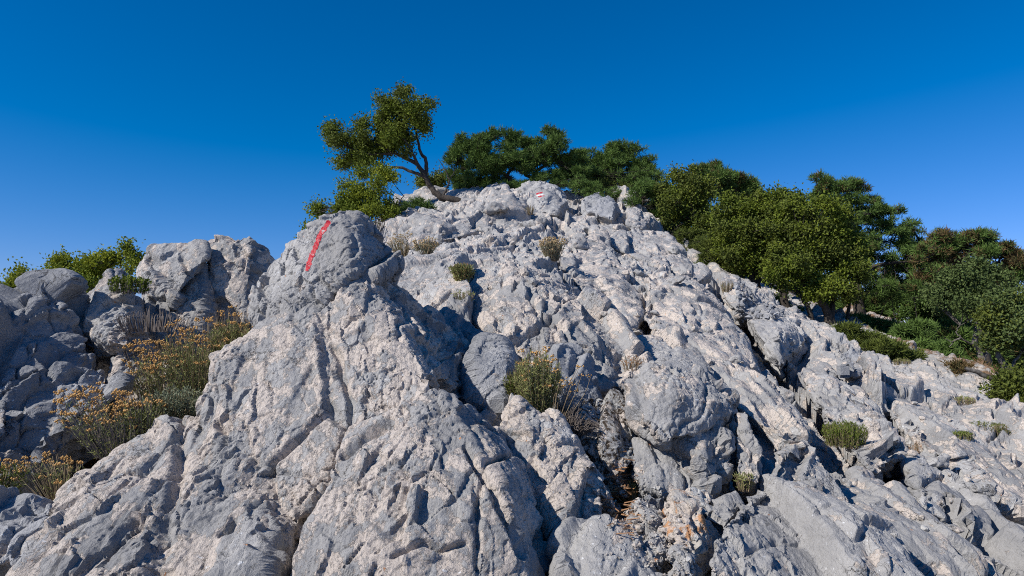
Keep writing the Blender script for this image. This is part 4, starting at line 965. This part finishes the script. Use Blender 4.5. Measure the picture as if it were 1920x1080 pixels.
tree('broadleaf_tree', 'airy yellow green tree with open twigs behind the boulders at the left edge', 'tree', 6.2, [
    ([(125, 700, 0), (128, 620, 0), (120, 570, 0), (100, 530, 0)], .03, .012), ([(128, 610, 0), (160, 560, .1), (190, 510, .1), (235, 480, .1)], .018, .006), ([(120, 580, 0), (60, 560, -.1), (20, 530, -.1)], .018, .006),
    ([(150, 570, 0), (165, 530, .1), (140, 500, .1)], .012, .004), ([(128, 640, 0), (60, 610, .2), (0, 590, .2)], .015, .005)],
    [(60, 530, 50, 22), (110, 530, 50, 24), (165, 520, 45, 24), (215, 500, 34, 18), (20, 560, 40, 24), (15, 545, 34, 20), (45, 515, 28, 16), (70, 545, 34, 18), (105, 520, 34, 18), (115, 490, 16, 12), (130, 550, 34, 22), (155, 505, 30, 18), (185, 490, 26, 14), (210, 495, 22, 12), (240, 475, 16, 14), (262, 488, 10, 10), (140, 585, 26, 18), (165, 540, 24, 18), (20, 580, 36, 18), (70, 575, 34, 16), (-20, 560, 30, 24), (238, 460, 6, 6)],
    M_YEL, leaf=.028, dens=2.3, per=12, gap=.42, mix=(M_OAK, .1), bark=M_BARKG)
print('trees', time.time() - T0)

OCT_V = np.array([[1, 0, 0], [-1, 0, 0], [0, 1, 0], [0, -1, 0], [0, 0, 1], [0, 0, -1]], float)
OCT_F = np.array([[0, 2, 4], [2, 1, 4], [1, 3, 4], [3, 0, 4], [2, 0, 5], [1, 2, 5], [3, 1, 5], [0, 3, 5]])
def herb(name, label, cat, px, py, h, rad, n, leafmat, flmat=None, stemmat=None, leaf=(.022, .0035), nl=26, flowers=.8, lean=(0, 0), spread=.9, fl_r=.0045, fl_n=8, stem_r=.0011, droop=.0, lfrac=.75, group=None, base_r=.35, Yfix=None):
    p, nn = hit(px, py) if Yfix is None else (at(px, py, Yfix), None)
    if h < 0: h, rad = -h * mpp(p.y), rad * mpp(p.y)
    root = empty(name, p); tag(root, label, cat, group)
    o0 = np.array(p); tb = Tubes(3); LC = []; LD = []; FV = []; FF = []; nf = 0
    for k in range(n):
        a = rng.random() * 2 * math.pi; s = math.sqrt(rng.random())
        b = o0 + np.array([math.cos(a), math.sin(a), 0]) * s * rad * base_r
        hh = h * (0.38 + 0.62 * rng.random() ** .8) * (1 - .25 * s * s)
        tip = o0 + np.array([math.cos(a) * s * rad * spread + lean[0] * hh, math.sin(a) * s * rad * spread + lean[1] * hh, hh - droop * s * hh])
        mid = (b + tip) / 2 + np.array([math.cos(a), math.sin(a), 0]) * s * rad * .12 + rng.normal(size=3) * h * .03 + np.array([0, 0, h * .05])
        b = b + np.array([0, 0, -.03])
        Q = smooth_line([b, mid, tip], 3); tb.add(Q, stem_r * 1.3, stem_r * .7)
        if leafmat:
            t = rng.random(nl) * lfrac * (len(Q) - 1) + .08; i = np.minimum(t.astype(int), len(Q) - 2); f = (t - i)[:, None]
            C = Q[i] * (1 - f) + Q[i + 1] * f; T = unit(Q[i + 1] - Q[i])
            LC.append(C); LD.append(T * .9 + rng.normal(size=(nl, 3)) * .55)
        if flmat and rng.random() < flowers:
            m = fl_n; c = tip + rng.normal(size=(m, 3)) * np.array([1, 1, .45]) * fl_r * 1.7
            sz = fl_r * (0.6 + .6 * rng.random((m, 1, 1)))
            FV.append((c[:, None] + OCT_V[None] * sz).reshape(-1, 3)); FF.append((OCT_F[None] + (np.arange(m) * 6)[:, None, None]).reshape(-1, 3) + nf); nf += 6 * m
    tb.build('stems', stemmat or M_STRAW, root, o0)
    if FV and Yfix is not None:                   # near plants: every head its own part
        for q_ in range(min(100, len(FV))):
            link('flower_head', mesh_np('flower_head', FV[q_] - o0, FF[q_] - FF[q_].min(), flmat, True), root)
        FV = FV[100:]; FF = [f - 100 * 6 * fl_n for f in FF[100:]]
    if leafmat:
        C = np.concatenate(LC); D = np.concatenate(LD)
        V, F = leaf_quads(C, D, leaf[0] * (.6 + .7 * rng.random(len(C))), leaf[1], .08)
        link('foliage', mesh_np('foliage', V - o0, F, leafmat, False), root)
    if FV: link('flower_heads', mesh_np('flower_heads', np.concatenate(FV) - o0, np.concatenate(FF), flmat, True), root)
    return root
FG = 'dry yellow flowered herbs'
herb('flowering_herb', 'large dry flowering herb clump, tall orange heads against the skyline blocks', 'plant', 372, 745, .36, .17, 150, M_HERB, M_FLOW, M_STRAW, nl=26, lean=(-.05, 0), flowers=.65, group=FG, Yfix=2.95)
herb('flowering_herb', 'flowering herb clump with dense orange heads beside the smooth leaning boulder', 'plant', 300, 760, .30, .14, 100, M_HERB, M_FLOW, M_STRAW, nl=14, lean=(-.2, 0), flowers=.75, group=FG, Yfix=2.95)
herb('flowering_herb', 'dark green sparse flowered clump nearest the striped boulder', 'plant', 430, 700, .30, .13, 130, M_HERB, M_FLOW, M_STRAW, nl=34, lean=(.05, 0), flowers=.22, group=FG, Yfix=3.05)
herb('silver_shrub', 'silvery low shrub at the foot of the tall flowering clump', 'shrub', 325, 788, .13, .12, 170, M_SAGE, None, M_STRAW, leaf=(.016, .005), nl=26, lfrac=1.0, spread=1.0, Yfix=2.7)
herb('flowering_herb', 'flowering herb clump leaning left over the dark boulder at lower left', 'plant', 215, 842, .24, .16, 110, M_HERB, M_FLOW, M_TWIG, nl=9, lean=(-.45, 0), flowers=.8, group=FG, Yfix=2.5)
herb('flowering_herb', 'browned herb clump at the upper edge of the sloping lower left slab', 'plant', 270, 815, .17, .10, 110, M_HERB, M_FLOW, M_TWIG, nl=14, lean=(-.15, 0), flowers=.25, group=FG, Yfix=2.55)
herb('flowering_herb', 'low dry flowering clump above the rounded bottom left boulder', 'plant', 105, 918, .12, .12, 60, M_HERB, M_FLOW, M_STRAW, nl=4, lean=(-.4, 0), flowers=.3, group=FG, Yfix=2.3)
herb('flowering_herb', 'small straw coloured clump cut by the left edge', 'plant', 5, 925, .12, .08, 60, M_TUFT, M_FLOW, M_STRAW, nl=14, lean=(.1, 0), flowers=.25, group=FG, Yfix=2.3)
herb('dead_twigs', 'tangle of bare grey twigs under the small green plant on the leaning boulder', 'dead plant', 285, 610, .10, .16, 110, None, None, M_TWIG, droop=.4, stem_r=.0016, base_r=.8, Yfix=3.1)
herb('leafy_plant', 'small fresh green plant growing in the notch of the leaning boulder', 'plant', 243, 538, .05, .09, 90, M_OAK, None, M_TWIG, leaf=(.014, .010), nl=12, lfrac=1.0, base_r=.9, Yfix=3.22)
herb('flowering_herb', 'upright olive green bush with a few orange heads in the central cleft', 'plant', 1008, 775, .29, .12, 200, M_HERB, M_FLOW, M_STRAW, nl=34, lean=(-.03, 0), flowers=.16, lfrac=.85, group=FG, Yfix=2.9)
herb('leafy_plant', 'dark green tuft at the left foot of the central bush', 'plant', 965, 740, .12, .06, 70, M_OAKD, None, M_STRAW, leaf=(.018, .004), nl=20, Yfix=2.98)
herb('dead_twigs', 'mound of dead grey stems right of the central bush', 'dead plant', 1070, 800, .13, .12, 260, None, None, M_TWIG, droop=1.0, stem_r=.0015, lean=(.15, -.35), base_r=.5, Yfix=2.82)
herb('dead_twigs', 'few long dry stalks leaning right from the central bush', 'dead plant', 1045, 780, .22, .09, 14, None, M_FLOW, M_STRAW, lean=(.35, -.1), stem_r=.0014, flowers=.9, fl_n=4, Yfix=2.85)
herb('flowering_herb', 'pale straw flowered bush behind the striped boulder', 'plant', 756, 478, -46, 40, 90, M_SAGE, M_FLOWP, M_STRAW, leaf=(.03, .008), nl=7, flowers=.75, fl_r=.008, stem_r=.003, fl_n=5, group=FG)
herb('flowering_herb', 'second pale straw flowered bush at the foot of the flat topped boulder', 'plant', 798, 474, -32, 26, 60, M_SAGE, M_FLOWP, M_STRAW, leaf=(.03, .008), nl=7, flowers=.6, fl_r=.008, stem_r=.003, fl_n=5, group=FG)
herb('flowering_herb', 'straw flowered bush high on the middle of the ridge', 'plant', 1037, 484, -44, 28, 100, M_SAGE, M_FLOWP, M_STRAW, leaf=(.03, .008), nl=7, flowers=.8, fl_r=.008, stem_r=.003, fl_n=5, group=FG)
herb('leafy_plant', 'small round olive and brown shrub on the ledges above the long pinkish slab', 'plant', 866, 522, -32, 26, 130, M_HERB, None, M_LITTER, leaf=(.025, .006), nl=20, stem_r=.002)
herb('leafy_plant', 'fresh green tuft at the end of the long black joint', 'plant', 1585, 828, -38, 40, 220, M_TUFT, None, M_STRAW, leaf=(.018, .005), nl=18, lfrac=1.0, base_r=.8)
for px, py, r, lb in ((1802, 818, 20, 'small green cushion plant on the lower right slope'), (1848, 800, 32, 'green cushion plant near the right edge under the trees'),
                      (1872, 812, 18, 'tiny green cushion beside the larger cushion at the right edge'), (1692, 680, 14, 'tiny yellowish cushion plant on the rock edge below the tall pine'),
                      (1805, 752, 20, 'olive cushion plant on the rocks below the undergrowth')):
    herb('cushion_plant', lb, 'plant', px, py, -9, r, 80, M_TUFT if 'green' in lb else M_HERB, None, M_STRAW, leaf=(.016, .005), nl=9, lfrac=1.0, base_r=1.0, stem_r=.002)
herb('dead_twigs', 'dry branchy twigs on the shoulder left of the flat topped boulder', 'dead plant', 700, 430, .25, .3, 40, None, None, M_BARK, stem_r=.006, base_r=.7, Yfix=13)

# ------------------------------------------------------------------ loose stones and rubble
def stone_mesh(seed, mat):
    r = random.Random(seed); bm = bmesh.new()
    for _ in range(14):
        v = Vector((r.gauss(0, 1), r.gauss(0, 1), r.gauss(0, 1))).normalized(); bm.verts.new((v.x * .5, v.y * .38, v.z * .3))
    bmesh.ops.convex_hull(bm, input=bm.verts)
    me = remeshed(bm, .035, 2); V, N = np_co(me)
    n = fbm(V * 5 + seed * 3.1, 3, seed); f1, e, i, fc = voro(V * 4 + seed, seed)
    V = V + N * (0.03 * n + 0.07 * fc * sst(e, 0, .1))[:, None]
    me.vertices.foreach_set('co', V.ravel()); me.polygons.foreach_set('use_smooth', np.ones(len(me.polygons), bool)); me.update()
    me.materials.clear(); me.materials.append(mat); me.name = 'loose_stone'; return me
SM = [stone_mesh(100 + k, m) for k, m in enumerate((M_GREY, M_ROCK, M_PALE, M_GREY, M_TAN))]
rs = random.Random(3)
ANCH = []
for o in COL.objects:
    if o.parent is None and o.get('label') and o.type in ('MESH', 'EMPTY') and o.name != 'rocky_ridge':
        c = o.location if o.type == 'EMPTY' else o.matrix_basis @ (sum((Vector(v) for v in o.bound_box), Vector()) / 8)
        qx, qy = project(c.x, c.y, c.z); ANCH.append((qx, qy, o['label']))
SHORT = {}
def short(lb):
    w = lb.split()
    for k, x in enumerate(w):
        if k > 1 and x in ('with', 'in', 'on', 'beside', 'behind', 'below', 'right', 'left', 'above', 'along', 'near', 'at', 'under', 'between', 'standing', 'growing', 'running', 'just', 'perched', 'lying', 'highest', 'of', 'rising', 'high', 'wedged', 'filling', 'slanting', 'descending', 'cut', 'from', 'nearest', 'over', 'leaning', 'seen', 'low'): return ' '.join(w[:k])
    return ' '.join(w[:6])
USED = set()
def stone(px, py, size_px, k, group):
    p, n = hit(px, py); s = size_px * mpp(p.y)
    cand = sorted(ANCH, key=lambda a: (a[0] - px) ** 2 + (a[1] - py) ** 2)[:4]
    tone = ('grey', 'mottled', 'pale', 'dark grey', 'pinkish')[k]; size = 'tiny' if size_px < 12 else 'small' if size_px < 19 else 'medium' if size_px < 30 else 'big'
    lab = None
    for ax, ay, al in cand:
        dx, dy = px - ax, py - ay
        rel = ('right of' if dx > 0 else 'left of') if abs(dx) > abs(dy) else ('below' if dy > 0 else 'above')
        l_ = f'{size} {tone} stone lying {rel} the {short(al)}'
        if l_ not in USED and len(l_.split()) <= 16: lab = l_; break
    if lab is None: return
    USED.add(lab)
    o = bpy.data.objects.new('loose_stone', SM[k]); COL.objects.link(o)
    o.scale = (s * rs.uniform(.8, 1.2), s * rs.uniform(.8, 1.2), s * rs.uniform(.8, 1.3))
    o.location = p + n * s * .08; o.rotation_euler = (rs.uniform(-.5, .5), rs.uniform(-.5, .5), rs.uniform(0, 6.28))
    tag(o, lab, 'stone', group)
for _ in range(50):
    px = rs.uniform(780, 1850); lo = np.interp(px, [780, 1000, 1200, 1400, 1600, 1850], [440, 400, 420, 600, 700, 800]); hi = np.interp(px, [780, 1000, 1200, 1400, 1600, 1850], [520, 560, 640, 720, 1000, 1060])
    stone(px, rs.uniform(lo, hi), rs.uniform(9, 26), rs.randrange(5), 'loose stones strewn over the ridge')
for _ in range(34):
    px = rs.uniform(900, 1880); lo = np.interp(px, [780, 1000, 1200, 1400, 1600, 1850], [420, 370, 400, 600, 700, 780]); hi = np.interp(px, [780, 1000, 1200, 1400, 1600, 1850], [520, 540, 620, 720, 1060, 1070])
    stone(px, rs.uniform(lo, hi), rs.uniform(26, 58), rs.choice((0, 1, 3, 4)), 'loose stones strewn over the ridge')
for _ in range(34):
    t = rs.random(); px = np.interp(t, [0, .4, 1], [1140, 1200, 1280]) + rs.gauss(0, 28); py = 900 + 190 * t + rs.gauss(0, 12)
    stone(px, py, rs.uniform(10, 26), rs.choice((0, 2, 2, 4)), 'loose stones in the rubble gully')
GR = 0
for px, py in ((868, 560), (1190, 690), (1355, 545), (1725, 850), (1180, 925), (1390, 905), (985, 400)):
    px += rs.uniform(-8, 8); al = sorted(ANCH, key=lambda a: (a[0] - px) ** 2 + (a[1] - py) ** 2)[:3]
    for ax, ay, lb in al:
        dx, dy = px - ax, py - ay; rel = ('right of' if dx > 0 else 'left of') if abs(dx) > abs(dy) else ('below' if dy > 0 else 'above')
        l_ = f'dry straw tuft rooted {rel} the {short(lb)}'
        if l_ not in USED: break
    else: continue
    USED.add(l_); far = hit(px, py)[0].y > 5
    herb('straw_tuft', l_, 'plant', px, py, -rs.uniform(16, 30), rs.uniform(12, 24), 46, M_LITTER if rs.random() < .5 else M_HERB, None, M_STRAW, leaf=(.02, .004), nl=4, stem_r=.0011 if not far else .0028, base_r=.6, group='dry straw tufts in the joints')
# fine rubble and needle litter nobody could count
def scatter(n, fn, size, mat, name, label, seed, flat=False):
    r = random.Random(seed); Vs = []; Fs = []; k = 0
    for _ in range(n):
        px, py = fn(r); p, nn = hit(px, py)
        if p.y > 12: continue
        s = size * (.4 + 1.6 * r.random() ** 3)
        if flat:
            d = Vector((r.gauss(0, 1), r.gauss(0, 1), r.gauss(0, .25))).normalized() * s * 2.5; w = d.cross(nn).normalized() * s * .12
            q = p + nn * s * r.uniform(.1, .7); Vs += [q - d * .5 - w, q + d * .5 - w, q + d * .5 + w, q - d * .5 + w]; Fs.append((k, k + 1, k + 2, k + 3)); k += 4
        else:
            M3 = Matrix.Rotation(r.uniform(0, 6), 3, Vector((r.gauss(0, 1), r.gauss(0, 1), r.gauss(0, 1))).normalized())
            for v in ((1, .2, 0), (-1, 0, .1), (0, .8, .2), (.1, -.8, 0), (0, .1, .6), (.2, 0, -.6)): Vs.append(p + nn * s * .25 + M3 @ (Vector(v) * s * .5))
            Fs += [tuple(int(a) + k for a in f) + (int(f[2]) + k,) for f in []]
            Fs += [(int(f[0]) + k, int(f[1]) + k, int(f[2]) + k) for f in OCT_F]; k += 6
    me = bpy.data.meshes.new(name); me.from_pydata([tuple(v) for v in Vs], [], Fs); me.materials.append(mat); me.update()
    tag(link(name, me), label, None, None, 'stuff')
def gul(r):
    t = r.random(); return float(np.interp(t, [0, .4, 1], [1140, 1200, 1290])) + r.gauss(0, 38), 900 + 190 * t + r.gauss(0, 14)
scatter(480, gul, .013, M_PALE, 'rubble', 'fine pale rubble filling the gully', 1)
scatter(700, lambda r: (r.gauss(1170, 14), r.gauss(930, 26)), .012, M_LITTER, 'needle_litter', 'dry brown needles and stalks in the gully', 2, True)
scatter(900, lambda r: (r.uniform(1380, 1560), r.uniform(520, 600)), .05, M_DARK, 'scree', 'broken rock fragments under the oaks', 4)
print('all', time.time() - T0)
